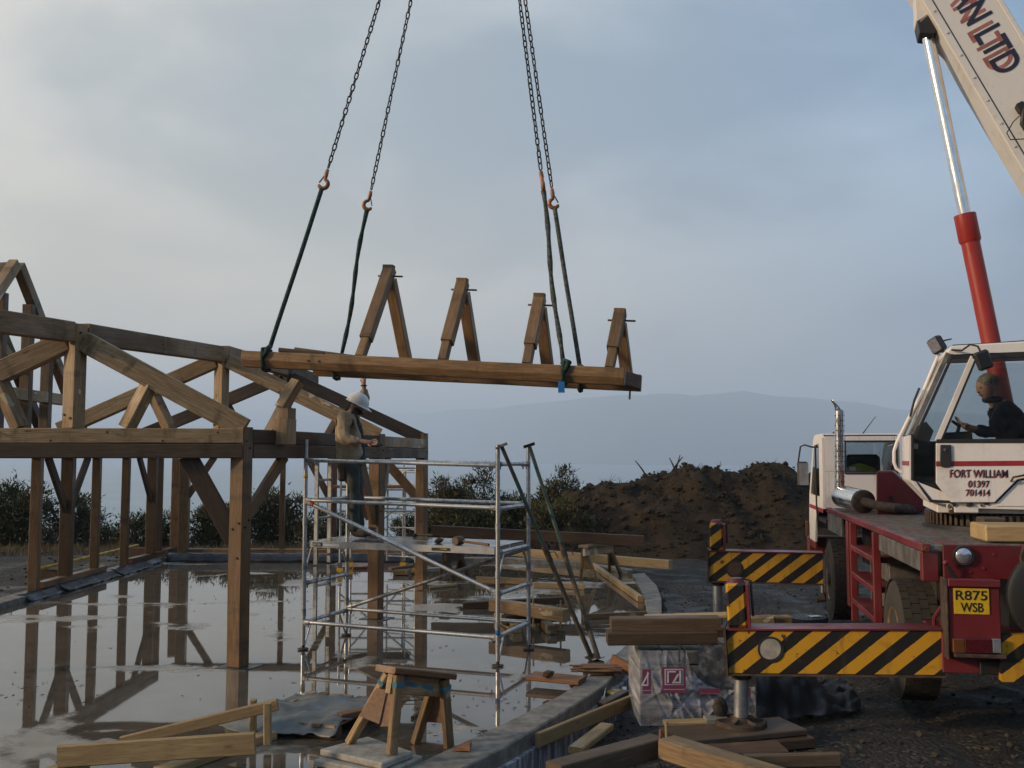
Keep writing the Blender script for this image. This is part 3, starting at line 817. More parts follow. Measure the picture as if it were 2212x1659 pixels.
    T('post_stub', V((S.x, S.y - .04, 2.572)), V((S.x, S.y - .04, 2.885)), .205, .205, O, tru)
    T('packing_block', V((S.x + .03, S.y - .04, 2.887)), V((S.x + .03, S.y - .04, 3.02)), .17, .15, O, tru)
    T('strut', V((S.x - .05, S.y - .03, 3.02)), V((S.x + .12, S.y + .1, 3.36)), .13, .14, O, tru)
    # left wall: studs on sills
    def lw(x): return V((LX + .05, LX * FPX / (x - CX) * .994, 0))
    sz = .13
    studs = [(85, .17), (152, .22), (213, .16), (276, .16), (333, .22), (349, .14), (385, .22)]
    for x, w in studs:
        p = lw(x); T('post' if w > .2 else 'stud', p + V((0, 0, sz + (.115 if x not in (85, 276) else 0))), p + V((0, 0, 2.40)), w, w * .95, OW if x != 349 else OD, V((1, .12, 0)))
    def sill(x0, x1, m=OW): T('sill', lw(x0) + V((0, 0, sz + .055)), lw(x1) + V((0, 0, sz + .055)), .17, .11, m)
    sill(97, 232); sill(286, 352); sill(362, 398, OD)
    T('wall_plate', V((LX + .05, 11.3, 2.48)), V((LX + .05, BY, 2.48)), .17, .16, OG)
    T('tie_beam', V((LX + .05, 11.3, 2.655)), V((LX + .05, BY, 2.655)), .155, .17, OD)
    for x, s_ in ((152, -1), (152, 1), (333, -1), (385, 1)):
        brace(lw(x), (0, s_, 0), .85, .95, .17, .07, OD)
    # back wall
    def bw(x): d = ray(x, 1100); k = (BY + .06) / (d.y + d.x * .03); return V((d.x * k, d.y * k - 0, 0))
    bk = [bw(398), bw(610), bw(717)]
    T('post', bk[0] + V((0, 0, .2)), bk[0] + V((0, 0, 2.4)), .24, .22, OW, V((1, .1, 0)))
    T('stud', bk[1] + V((0, 0, .26)), bk[1] + V((0, 0, 2.4)), .12, .12, OW, V((1, .1, 0)))
    T('post', bk[2] + V((0, 0, .2)), bk[2] + V((0, 0, 2.4)), .22, .22, OD, V((1, .1, 0)))
    bs = V((bk[0].x + .1, bk[0].y, .20)); be = V((-2.2, bk[2].y - .05, .20))
    T('sill', bs, be, .17, .13, OW); T('wall_plate', bs + V((-.3, 0, 2.28)), be + V((0, 0, 2.28)), .17, .16, OG)
    brace(bk[0], (1, -.05, 0), .7, .9, .15, .07, OW); brace(bk[2], (-1, .05, 0), .6, .9, .15, .07, OD)
    # gable of the left wing, standing over the left wall
    PX = -8.5
    def gp(x, y): d = ray(x, y); k = PX / d.x; return V((PX, d.y * k, EYE + d.z * k))
    ap = gp(36, 572); rf = V((PX, ap.y + 2.95, 2.80)); lf = V((PX, ap.y - 2.95, 2.80))
    for off in (0, -.9):
        o = V((off, off * -.25, 0)); m = O if off == 0 else OG
        T('rafter', ap + o + V((0, .07, 0)), rf + o, .16, .19, m); T('rafter', ap + o + V((0, -.07, 0)), lf + o, .16, .19, m)
        a = gp(16, 853); b = gp(166, 853)
        T('collar', V((PX, ap.y - 1.5, 3.5)) + o, V((PX, ap.y + 1.95, 3.5)) + o, .15, .2, m)
    for yy, z0 in ((.50, 2.8), (1.25, 2.8), (-.45, 2.8)):
        zt = ap.z - abs(yy) * (ap.z - 2.8) / 2.95 - .12
        T('stud', V((PX - .004, ap.y + yy, z0)), V((PX - .004, ap.y + yy, zt)), .155, .17, OG, V((1, 0, 0)))
    T('brace', V((PX - .1, ap.y - .9, 4.75)), V((PX - .1, ap.y + .75, 3.75)), .06, .15, M_['pine'])  # pale pine colour puts the sunlight on this brace into its wood
    T('ridge_beam', ap + V((-1.9, .4, -.06)), ap + V((-.02, 0, -.06)), .14, .2, OG)
oak_frame()

# membrane lapped over the kerbs: each strip a sheet of its own
def membrane():
    rn = random.Random(4)
    def sheet(label, p, q, inw, h, zt, grp='membrane strips along the kerbs'):
        d = (q - p); n = max(6, int(d.length / .12)); vs = []; m = 7
        for i in range(n + 1):
            c = p + d * (i / n)
            w1, w2 = rn.uniform(-.012, .012), rn.uniform(-.02, .02)
            for j in range(m):
                t = j / (m - 1)
                if t < .45: o = -.10 + t / .45 * .16; z = zt
                else: u = (t - .45) / .55; o = .06 + inw * u ** 1.3; z = zt - (zt - .012) * u ** .8
                vs.append(c + inward * (o + w2 * t) + V((0, 0, z + w1 * (.3 + t))))
        fs = [(i * m + j, i * m + j + 1, (i + 1) * m + j + 1, (i + 1) * m + j) for i in range(n) for j in range(m - 1)]
        o = MB().add(vs, fs).build('membrane_strip', M_['dpc'], smooth=True)
        s = o.modifiers.new('t', 'SOLIDIFY'); s.thickness = .006
        tag(o, label, 'membrane', grp)
    inward = V((1, 0, 0)); X = LX + .09
    sheet('blue-black membrane strip at the near end of the left sill, its end curled up', V((X, 16.9, 0)), V((X, 18.1, 0)), .16, .1, .125)
    sheet('blue-black membrane strip under the first left sill, second from the near end', V((X, 18.16, 0)), V((X, 20.6, 0)), .19, .1, .125)
    sheet('blue-black membrane strip below the gap between the two left sills', V((X, 20.66, 0)), V((X, 22.4, 0)), .20, .1, .125)
    sheet('crumpled membrane strip in the left back corner of the slab', V((X, 22.45, 0)), V((X, 23.3, 0)), .12, .1, .13)
    inward = V((-.025, -1, 0)).normalized(); a = V((LX + .3, 23.42, 0)); b = V((-1.4, 23.26, 0))
    sheet('long dark membrane strip lapped down the rear kerb under the back sill', a, b, .06, .1, .20)
membrane()
o = MB().tube([V((-9.0, 19.0, .30)), V((-8.9, 23.9, .34))], .03, 8).build('yellow_pipe', M_['yellow'], smooth=True)
tag(o, 'long straight yellow pipe lying behind the left wall studs', 'pipe')
o2 = None
# supports for the pipe: two offcuts
for y in (19.4, 24.0):
    q = timber('offcut', V((-9.15, y, .13)), V((-8.75, y, .13)), .1, .28, M_['oak_dark']); tag(q, ('dark offcut propping the near end' if y < 20 else 'dark offcut propping the far end') + ' of the yellow pipe', 'wood offcut', 'offcuts under the yellow pipe')

# ---------------------------------------------------------------- lifted roof section with its four rafter pairs
def load():
    P = at(527, 774, 11.65); PE = at(1350, 813, 10.72); Q = at(680, 795, 12.9); QE = at(1385, 826, 11.25)
    u = (PE - P).normalized(); v = Z.cross(u).normalized(); uq = (QE - Q).normalized()
    r = root('lifted_roof_frame', 'oak roof section of two plates and four rafter pairs hanging level from the crane', 'roof frame', P)
    O = M_['oak_new']; L = (PE - P).length; LQ_ = (QE - Q).length; up = u.cross(v) * 1.0
    if up.z < 0: up = -up
    def plate(o, length, u=u, name='wall_plate'):                  # lower edge planed back to a bevel
        sec = [(-.085, .085), (.085, .085), (.085, -.10), (-.03, -.10), (-.085, -.02)]
        m = MB(); n = 5; vs = []
        for i in range(n + 1):
            c = o + u * (length * i / n) + up * random.uniform(-.004, .004)
            vs += [c + v * y + up * z for y, z in sec]
        fs = [(i * 5 + k, i * 5 + (k + 1) % 5, (i + 1) * 5 + (k + 1) % 5, (i + 1) * 5 + k) for i in range(n) for k in range(5)]
        fs += [tuple(range(5)), tuple(n * 5 + k for k in range(5))[::-1]]
        m.add(vs, fs); return m.build(name, O, r, F=frame(u, v), bevel=.006)
    plate(P, L); plate(Q, LQ_, uq)
    T = lambda nm, a, b, w, h, m=O, upv=Z: timber(nm, a, b, w, h, m, r, upv)
    T('end_beam', PE - u * .08 + v * .087 + up * -.01, QE - uq * .06 - v * .087 + up * -.01, .14, .16, M_['oak_grey'])
    def on(p, d, x): q = ray(x, 800); k = (q.x * p.y - q.y * p.x) / (d.x * q.y - d.y * q.x); return p + d * k
    for xn, xf, xa, ya in ((778, 878, 846, 588), (955.5, 1026, 1003, 617), (1137, 1183, 1169, 650), (1316, 1353, 1342, 683)):
        n0 = on(P, u, xn) + up * .09; f0 = on(Q, uq, xf) + up * .09; md = (n0 + f0) / 2
        q = ray(xa, ya); k = md.y / q.y; apx = V((q.x * k * .5 + md.x * .5, md.y, EYE + q.z * k))
        dn = (apx - n0).normalized(); df = (apx - f0).normalized()
        T('rafter', n0 + dn * .23 - v * .012, apx + dn * .05, .135, .135, O, u)
        T('rafter_foot', n0 - dn * .02, n0 + dn * .228, .118, .10, O, u)
        T('rafter', f0 - df * .02, apx - df * .10, .13, .13, O, u)
        T('ridge_block', apx + up * -.02, apx + up * .085, .11, .13, O, u)
        MB().tube([apx - u * .13 + up * -.05, apx + u * .18 + up * -.048], .012, 6).build('peg', M_['oak_red'], r)
    T('loose_board', at(605, 757, 11.9), at(700, 766, 11.9), .17, .05, M_['oak_grey'])
    T('loose_board', at(644, 755, 12.3), at(770, 772, 12.0), .17, .045, M_['oak_grey'])
    T('cross_board', P + u * .62 + v * .1 + up * .04, Q + u * .12 - v * .1 + up * .04, .12, .09, M_['oak_grey'])
    MB().tube([QE - u * .12 - up * .10, QE - u * .12 - up * .2], .012, 6).build('peg', M_['oak'], r)
    for t in (.85, .98):
        MB().tube([P + u * t - v * .092 - up * .0, P + u * t - v * .08 - up * .0], .014, 8).build('peg_hole', M_['ink'], r)
    return P, Q, u, v, up, uq, on
LP, LQ, LU, LV, LUP, LUQ, ON = load()

# ---------------------------------------------------------------- hook block, chains, hooks, slings
HOOKP = at(1035, -700, 11.7)
ends = [('outer left', at(700, 392, 11.55), at(584, 748, 11.6), ON(LP, LU, 574)),
        ('inner left', at(796, 438, 12.4), at(738, 766, 12.75), ON(LQ, LUQ, 727)),
        ('left of the right pair', at(1172, 397, 11.15), at(1216, 778, 10.95), ON(LP, LU, 1219)),
        ('right of the right pair', at(1196, 434, 11.7), at(1252, 790, 11.6), ON(LQ, LUQ, 1254))]
link_me = None
def link_mesh():
    w, l = .021, .034; pts = []
    for k in range(14):
        a = 2 * math.pi * k / 14; x = w * math.cos(a); z = w * math.sin(a) + (l - w + .008 if math.sin(a) >= 0 else -(l - w + .008)); pts.append(V((x, 0, z)))
    b = MB(); b.tube(pts, .0085, 6, closed=True); me = bpy.data.meshes.new('link'); me.from_pydata(b.v, [], b.f)
    for p in me.polygons: p.use_smooth = True
    me.materials.append(M_['chain']); return me
link_me = link_mesh()
labs = ['outermost left lifting chain, the one whose hook hangs highest', 'second lifting chain from the left with an orange hook facing right',
        'lifting chain of the right pair whose hook is seen edge-on', 'rightmost lifting chain with an orange hook open to the right']
slab_l = ['green sling from the outermost left hook to the near plate end', 'twisted green sling from the second hook to the far plate',
          'grey-green sling with a blue tag at its foot', 'rightmost grey-green sling running to the far plate']
for ci, (nm, hk, sl0, wrap) in enumerate(ends):
    r = root('lifting_chain', labs[ci], 'chain', hk, 'chains and hooks under the crane hook')
    top = HOOKP; d = (top - hk); L = d.length; d.normalize(); pitch = .0755
    side = d.cross(V((0, 1, 0))).normalized()
    start = hk + d * .17; n = int((L - .2) / pitch); n = min(n, 96)
    # only the length that hangs below the master ring in reach of the view, the rest joined
    base = frame(side, d.cross(side), d)
    sag = V((0, 0, 0))
    for i in range(n):
        c = start + d * (pitch * (i + .5)); o = bpy.data.objects.new('link', link_me); COL.objects.link(o)
        a = math.pi / 4 * (1 if i % 2 else -1) + random.uniform(-.25, .25)
        M = base.to_3x3().to_4x4() @ Matrix.Rotation(a, 4, 'Z'); M.translation = c; place(o, M, r)
    up_part = MB().tube([start + d * (pitch * n), HOOKP], .012, 6).build('upper_length', M_['chain'], r)
    # hook: shank, swept bowl, latch
    fx = side if ci != 2 else d.cross(side)
    if ci in (0,): fx = -fx
    bowl = []
    for k in range(15):
        a = R_(100 - k * 18.5); bowl.append(hk + fx * (.055 * math.cos(a)) + d * (.055 * math.sin(a) - .03))
    sh = MB().tube([hk + d * .15, hk + d * .09, hk + d * .055 + fx * .005] + bowl[1:], [.02, .026, .021] + [.020 + .006 * math.sin(k / 13 * 3.1) for k in range(13)] + [.010], 8)
    h = sh.build('hook', M_['hook'], r, smooth=True)
    MB().beam(hk + d * .07 - fx * .012, bowl[-1] + d * .02, .012, .014).build('latch', M_['rust'], h)
    # round sling: two strands, meeting as a choke over the plate
    col = M_['sling'] if ci < 2 else M_['slingg']
    s0 = hk - d * .085; pts = []; rn = random.Random(ci)
    for k in range(15):
        t = k / 14; p = s0 + (sl0 - s0) * t
        w = (.028 if ci in (1, 2) else .004) * math.sin(t * math.pi)
        pts.append(p + side * (w * math.sin(t * 4.4 + ci)) * (1 if ci == 1 else -1))
    rs = root('lifting_sling', slab_l[ci], 'sling', s0, 'slings holding the lifted roof frame')
    MB().tube(pts, [.027 + .005 * math.sin(k * 2.1 + ci) * (ci in (1, 2)) for k in range(15)], 8).build('strap', col, rs, smooth=True)
    near = ci in (0, 2); hw = .105
    ring = [wrap + LV * a * hw + LUP * b * .118 for a, b in ((-1, .95), (-1, .2), (-.55, -1.02), (.2, -1.1), (1, -1.06), (1.06, 0), (1, .95), (0, 1.05))]
    MB().tube(ring, .024, 8, closed=True).build('loop', M_['sling'], rs, smooth=True)
    MB().tube([sl0, ring[0] + LU * .06, ring[1] + LU * .02], [.03, .032, .024], 8).build('strap', M_['sling'], rs, smooth=True)
    MB().tube([sl0, ring[6] - LU * .05], .022, 8).build('strap', M_['sling'], rs, smooth=True)
    if ci == 2:
        MB().box(wrap - LV * .14 - LUP * .16, (.07, .012, .12)).build('tag', M_['blue'], rs)
def hook_block():
    r = root('hook_block', 'crane hook block with its master ring above the four chains', 'hook block', HOOKP)
    ring = [HOOKP + V((.12 * math.cos(a * .5236), 0, .05 + .16 * math.sin(a * .5236))) for a in range(12)]
    MB().tube(ring, .02, 8, closed=True).build('master_ring', M_['hook'], r, smooth=True)
    MB().tube([HOOKP + V((.09, 0, .5)), HOOKP + V((.1, 0, .3)), HOOKP + V((.02, 0, .17)), HOOKP + V((-.09, 0, .22))], [.05, .045, .04, .02], 8).build('hook', M_['yellow'], r, smooth=True)
    MB().box(HOOKP + V((0, 0, .78)), (.34, .2, .55)).build('block', M_['yellow'], r, bevel=.04)
    for sx in (-.09, .09):
        MB().tube([HOOKP + V((sx, 0, 1.05)), HOOKP + V((sx, 0, 3.2))], .011, 6).build('hoist_rope', M_['chain'], r)
hook_block()
# ---------------------------------------------------------------- scaffold tower
FR = G(1075, 1440); FL = FR + V((-2.46, 1.01, 0)); RR = FR + V((.375, 1.01, 0)); RL = FL + V((.375, 1.01, 0))
def tower():
    r = root('scaffold_tower', 'large aluminium scaffold tower with a platform in the middle of the slab', 'scaffold', (FR + RL) / 2)
    A = M_['alu']; z = lambda p, h: V((p.x, p.y, h)); rn = random.Random(2)
    def tube(nm, a, b, rad=.026, m=A): return MB().tube([a, (a + b) / 2 + V((0, 0, rn.uniform(-.004, .004))), b], rad, 10).build(nm, m, r, smooth=True, ang=50)
    def couple(p, d):                                          # claw at a rail end
        d = d.normalized(); b = MB(); b.tube([p + d * .03, p + d * .10], .033, 8); b.box(p + d * .03, (.05, .05, .055), frame(d, Z.cross(d))); b.tube([p + d * .075 - V((0, 0, .03)), p + d * .075 - V((0, 0, .065))], .012, 6)
        b.build('coupler', M_['aludk'], r, bevel=.004)
    for p, t in ((FR, 2.56), (FL, 2.64), (RR, 2.53), (RL, 2.5)):
        lg = tube('leg', z(p, .06), z(p, t), .027)
        for h in (.42, 1.0, 1.55):
            MB().tube([z(p, h), z(p, h + .09)], .031, 10).build('collar', M_['aludk'], lg, smooth=True, ang=50)
        MB().tube([z(p, .015), z(p, .1)], .019, 8).build('base_jack', M_['rust'], r, smooth=True, ang=50)
        MB().lathe([(.07, 0), (.07, .012), (.02, .016)], Matrix.Translation(z(p, .008)), 12).build('base_foot', M_['rust'], r)
    def rail(a, b, h0, h1=None, nm='guard_rail', m=A, rad=.025):
        h1 = h0 if h1 is None else h1; p, q = z(a, h0), z(b, h1); d = q - p
        tube(nm, p + d.normalized() * .03, q - d.normalized() * .03, rad, m); couple(p, d); couple(q, -d)
    rail(FL, FR, 2.375, 2.315); rail(RL, RR, 2.37, 2.325); rail(FL, FR, 1.87, 1.82); rail(RL, RR, 1.87, 1.825)
    rail(FR, RR, 2.33); rail(FR, RR, 1.81, nm='transom')
    for h in (1.30, .825, .34): rail(FR, RR, h, nm='transom')
    for h in (1.30, .825, .34): rail(FL, RL, h, nm='transom')
    rail(FL, RL, 1.86, nm='transom')
    rail(FL, FR, .345, .33, 'base_rail'); rail(RL, RR, .36, .34, 'base_rail')
    rail(FL, FR, 1.86, .84, 'brace', A, .026); rail(RL, RR, .37, 1.27, 'brace', M_['aludk'], .026)
    for p, q, s in ((FR, RR, 1), (FL, RL, 1)):                 # small knee struts of the end frames
        d = (q - p).normalized()
        for h in (1.30, .34):
            tube('knee_strut', z(p, h - .03) + d * .18, z(p, h - .33) + d * .01, .012); tube('knee_strut', z(q, h - .03) - d * .18, z(q, h - .33) - d * .01, .012)
    # built-in ladder on the left end
    d = (RL - FL).normalized(); s0, s1 = FL + d * .27, FL + d * .60
    for a, b in ((1.03, 2.36), (.06, 1.00)):
        for s in (s0, s1): MB().beam(z(s, a), z(s, b), .055, .028, d).build('ladder_stile', M_['aludk'], r, bevel=.004)
        h = b - .24
        while h > a + .05:
            tube('rung', z(s0, h), z(s1, h), .016); h -= .49
    # platform: two boards in alloy frames
    w = (RR - FR); u = (FR - FL).normalized(); v = w.normalized(); L = (FR - FL).length; W = w.length; zd = 1.352
    base = z(FL, zd) + u * .05
    for k, (o, ww) in enumerate(((.03, .50), (.555, .49))):
        c = base + u * (L - .1) / 2 + v * (o + ww / 2)
        MB().box(c, (L - .12, ww, .014), frame(u, v)).build('deck_board', M_['deck'], r, F=frame(u, v))
        for e in (o, o + ww):
            MB().box(base + u * (L - .1) / 2 + v * e + V((0, 0, -.034)), (L - .10, .018, .086), frame(u, v)).build('deck_edge', M_['alu'], r, bevel=.004)
    # labels on the near edge
    ee = base + v * .018 + V((0, 0, -.06))
    def lab(x, w, h, m, zz=0): return MB().box(ee + u * (x + w / 2) - v * .0025 + V((0, 0, h / 2 + zz)), (w, .004, h), frame(u, v)).build('label', m, r)
    lab(.06, .135, .05, M_['ink']); fit_text('BOSS', ee + u * .075 - v * .006 + V((0, 0, .012)), u, Z, .105, .026, M_['white'], 'lettering', r, .001)
    lab(.22, .24, .026, M_['helmet'], .008); lab(1.74, .24, .036, M_['ink'], .006); lab(1.77, .17, .012, M_['plate'], .022)
    # bits of tape on the tubes
    dd = (z(FR, .84) - z(FL, 1.86)); MB().tube([z(FL, 1.86) + dd * .035, z(FL, 1.86) + dd * .05], .0275, 10).build('tape', m_plain('red_tape', (.5, .03, .03), .5), r, smooth=True)
    MB().tube([z(FR, .36), z(FR, .46)], .0285, 10).build('tape', M_['blue'], r, smooth=True)
    MB().tube([z(FL, 2.15), z(FL, 2.20)], .0285, 10).build('tape', M_['yellow'], r, smooth=True)
    return zd + .007
DZ = tower()
def tower2():
    Y0 = 20.9; p = [at(737, 1000, Y0), at(899, 1000, Y0), at(760, 1000, Y0 + 1.1), at(872, 1000, Y0 + 1.1)]
    r = root('scaffold_tower', 'small mobile scaffold tower on castors behind the large one', 'scaffold', V((p[0].x, Y0, 0)))
    A = M_['alu']; tb = lambda nm, a, b, rad=.022, m=A: MB().tube([a, b], rad, 8).build(nm, m, r, smooth=True, ang=50)
    z = lambda q, h: V((q.x, q.y, h))
    for q in p:
        tb('leg', z(q, .2), z(q, 2.25), .024)
        c = MB(); M = Matrix.Translation(z(q, .09)) @ Matrix.Rotation(R_(80), 4, 'X')
        c.lathe([(.02, -.02), (.065, -.02), (.07, 0), (.065, .02), (.02, .02)], M, 12); w = c.build('castor', M_['yellow'], r, smooth=True, ang=40)
        MB().box(z(q, .19), (.09, .05, .1)).build('fork', M_['grey'], w)
    for h in (2.2, 1.75, 1.3, .55):
        tb('rail', z(p[0], h), z(p[1], h)); tb('rail', z(p[2], h), z(p[3], h))
    a, b = V((at(838, 1000, Y0 + .3).x, Y0 + .3, 0)), V((at(876, 1000, Y0 + .3).x, Y0 + .3, 0))
    for q in (a, b): tb('ladder_stile', z(q, .25), z(q, 2.22), .02)
    for i in range(7): tb('rung', z(a, .35 + .3 * i), z(p[1], .35 + .3 * i), .014)
    for i in range(7): tb('rung', z(p[1], .3 + .3 * i), z(p[3], .3 + .3 * i), .014)
    tb('brace', z(p[0], .4), z(p[1], 1.7), .018); tb('brace', z(p[2], 1.7), z(p[3], .4), .018)
    MB().box(((p[0] + p[3]) / 2).to_3d() * 1 + V((0, 0, 1.80 - (p[0] + p[3]).z / 2)), (1.6, .9, .05)).build('deck_board', M_['oak_red'], r)
tower2()
def prop(base, top, label):
    r = root('steel_prop', label, 'prop', base, 'telescopic props leaning on the scaffold')
    d = (top - base); L = d.length; d.normalize(); side = d.cross(V((0, 1, 0))).normalized()
    MB().tube([base, base + d * L * .52], .030, 10).build('outer_tube', M_['propbrown'], r, smooth=True, ang=50)
    it = MB().tube([base + d * L * .50, top], .024, 10).build('inner_tube', M_['green'], r, smooth=True, ang=50)
    MB().tube([base + d * L * .46, base + d * L * .53], .037, 10).build('collar_nut', M_['rust'], r, smooth=True, ang=50)
    MB().tube([base + d * L * .50 - side * .02, base + d * L * .49 - side * .09, base + d * L * .46 - side * .1], .007, 6).build('handle', M_['rust'], r)
    F = frame(side, d.cross(side))
    for p in (base, top): MB().box(p, (.15, .15, .009), F).build('end_plate', M_['rust'], r, bevel=.002)
    for i in range(9):
        q = base + d * L * (.57 + .045 * i); MB().tube([q - F.to_3x3() @ V((0, .0255, 0)), q + F.to_3x3() @ V((0, .0255, 0))], .006, 6).build('pin_hole', M_['ink'], it)
od = V((.925, -.38, 0))
prop(G(1277, 1419, .02), at(1083, 963, FR.y - .04), 'green topped telescopic prop leaning against the front right scaffold leg')
prop(G(1293, 1423, .02), at(1143, 962, RR.y - .12), 'green topped telescopic prop leaning against the rear right scaffold leg')

# tools left on the platform
def tool(name, label, cat, hd, he, hr, hl, m1, m2, hrad=.014):
    r = root(name, label, cat, hd); d = (he - hd).normalized(); s = d.cross(Z).normalized()
    MB().tube([hd - s * hl / 2 * .98, hd - s * hl * .3, hd + s * hl * .3, hd + s * hl / 2], [hr * .92, hr, hr, hr * .92], 12).build('head', m1, r, smooth=True, ang=45)
    MB().tube([hd - d * .02, (hd + he) / 2, he], [hrad, hrad * .9, hrad * 1.15], 8).build('handle', m2, r, smooth=True, ang=45)
def dk(x, y, dz=0): return G(x, y, DZ + dz)
tool('mallet', 'big round wooden maul with long handle lying on the scaffold platform', 'mallet', dk(990, 1168, .056), dk(1056, 1177, .03), .055, .13, M_['oak_grey'], M_['oak_red'], .016)
tool('hammer', 'small hammer with a pale handle at the rear of the platform', 'hammer', dk(896, 1156, .025), dk(934, 1156, .02), .024, .10, M_['black'], M_['pine'], .013)
o = MB().blob(dk(948, 1168, .03), .05, 1, .4, (1.1, .8, .6)).build('rag', M_['leather']); tag(o, 'crumpled brown rag on the platform between hammer and maul', 'rag')
p = dk(895, 1165); o = MB().prism([p, p + V((.16, -.05, 0)), p + V((.15, -.05, .045))], (.02, .06, 0)).build('wedge', M_['pine']); tag(o, 'orange wooden wedge at the middle of the platform', 'wedge')
o = MB().tube([dk(800, 1153, .03) + V((.07 * math.cos(k * .7), .07 * math.sin(k * .7), .004 * k)) for k in range(22)], .012, 6).build('cable_coil', M_['seal'], smooth=True); tag(o, 'coil of dark cable by the worker\'s boots', 'cable')

# ---------------------------------------------------------------- trestles
def trestle(label, t0, t1, feet, wood, gus=True, paint=False, wide=.11):
    """t0,t1: top ends (centre of the cap), feet: four foot points (t0 pair, t1 pair)"""
    r = root('trestle', label, 'trestle', V((t0.x, t0.y, 0)), 'timber trestles on the slab')
    u = (t1 - t0).normalized()
    timber('top_board', t0 - u * .05, t1 + u * .05, wide * 1.9, .05, M_['oak_red'] if paint else wood, r)
    rl = timber('rail', t0 + V((0, 0, -.105)) - u * .01, t1 + V((0, 0, -.105)) + u * .01, .05, .155, wood, r)
    s = V((u.y, -u.x, 0))
    legs = []
    for i, f in enumerate(feet):
        e = t0 if i < 2 else t1; k = 1 if (f - e).dot(s) > 0 else -1
        a = e + V((0, 0, -.03)) + s * k * .05 + u * (.05 if i < 2 else -.05)
        lg = timber('leg', a, f, .09, .055, wood, r, s * k); legs.append((a, f))
    if gus:
        for j in (0, 2):
            (a, f), (b, g_) = legs[j], legs[j + 1]; out = u * (-.035 if j == 0 else .035)
            poly = [a + (f - a) * .22 + out, b + (g_ - b) * .22 + out, b + (g_ - b) * .66 + out, a + (f - a) * .68 + out]
            if paint and j == 0:                               # two warped pieces of old ply
                mt = [poly[0] + (poly[1] - poly[0]) * .62, poly[3] + (poly[2] - poly[3]) * .66]
                MB().prism([poly[0], mt[0], mt[1] + V((0, 0, .0)), poly[3] + V((0, 0, .03))], out.normalized() * .014).build('gusset', M_['ply'], r)
                MB().prism([mt[0] + u * .012, poly[1] + u * .012, poly[2] + u * .012, mt[1] + u * .012 + V((0, 0, -.02))], out.normalized() * .012).build('gusset', M_['ply'], r)
            else: MB().prism(poly, out.normalized() * .014).build('gusset', M_['ply'] if paint else wood, r)
    if paint:
        for a, b, zz in ((.06, .30, -.085), (.36, .50, -.10)):
            q0, q1 = t0 + u * a, t0 + u * b
            for sd in (1, -1):
                MB().beam(q0 + s * sd * .0268 + V((0, 0, zz)), q1 + s * sd * .0268 + V((0, 0, zz - .02)), .003, .035).build('paint_mark', M_['bluepaint'], r)
        for a, f in legs:
            q = a + (f - a) * .13; n_ = (f - a).normalized(); M = xdir(a, f, s)
            MB().box(q, (.035, .097, .062), M).build('paint_mark', M_['bluepaint'], r)
    return r
PV = .115
fts = [G(757, 1602, PV + .012), G(847, 1627, PV + .012), G(898, 1603, .012), G(969, 1613, .012)]
t0 = at(842, 1446, 7.9); t1 = at(958, 1458, 8.42)
trestle('old timber trestle with blue paint marks standing on paving slabs in the foreground', t0, t1, fts, M_['oak'], True, True)
fts = [G(1254, 1249), G(1278, 1256), G(1334, 1245), G(1319, 1236)]
a = at(1262, 1180, 19.0); b = at(1322, 1174, 20.1)
trestle('light timber trestle at the right back of the slab under the dark beam', a, b, [G(1255, 1250), G(1290, 1254), G(1318, 1240), G(1342, 1243)], M_['oak'])
a = at(962, 1192, 19.2); b = at(1000, 1190, 20.0)
trestle('dark trestle half hidden behind the scaffold platform, under the beam', a, b, [G(950, 1252), G(982, 1254), G(986, 1243), G(1012, 1246)], M_['oak_grey'])

# ---------------------------------------------------------------- loose timbers
def tl(label, p0, p1, w, h, mat='oak', name='timber', up=Z, grp=None, cat='timber'):
    o = timber(name, p0, p1, w, h, M_[mat], None, up); tag(o, label, cat, grp); return o
tl('long dark beam lying across the two rear trestles', at(934, 1146, 20.1), at(1391, 1169, 19.0), .10, .205, 'oak_dark')
tl('long pale squared timber lying along the curved rear kerb', G(1085, 1190, .16), G(1449, 1220, .16), .16, .19, 'pine')
tl('pale square timber lying diagonally at the right end of the slab', G(1281, 1221, .055), G(1384, 1294, .055), .10, .10, 'pine')
tl('brown board on edge behind the right half of the scaffold', G(1029, 1252, .06), G(1150, 1257, .06), .05, .12, 'oak')
tl('pale board lying right of the rear scaffold leg', G(1153, 1264, .05), G(1262, 1268, .05), .06, .10, 'pine')
tl('short orange stick behind the scaffold diagonal', G(1043, 1264, .025), G(1089, 1262, .025), .05, .045, 'oak_red')
tl('brown edge board at the right end of the slab nearest the curved kerb', G(1256, 1332, .045), G(1397, 1326, .045), .04, .085, 'oak')
tl('dark wet plank behind the stack of offcuts', G(1000, 1308, .045), G(1218, 1296, .13), .12, .11, 'oak_dark')
tl('short pale stick in the water behind the scaffold brace', G(929, 1269, .03), G(985, 1263, .03), .06, .05, 'pine')
tl('reddish plank by the left castor of the small tower', G(762, 1227, .03), G(793, 1226, .03), .10, .06, 'oak_red')
tl('reddish board propped on a block near the small tower', G(842, 1229, .12), G(900, 1221, .14), .12, .05, 'oak_red')
o = tl('wooden block under the reddish board near the small tower', G(850, 1236, .06), G(884, 1236, .06), .2, .1, 'oak', 'wood_block', cat='wood block')
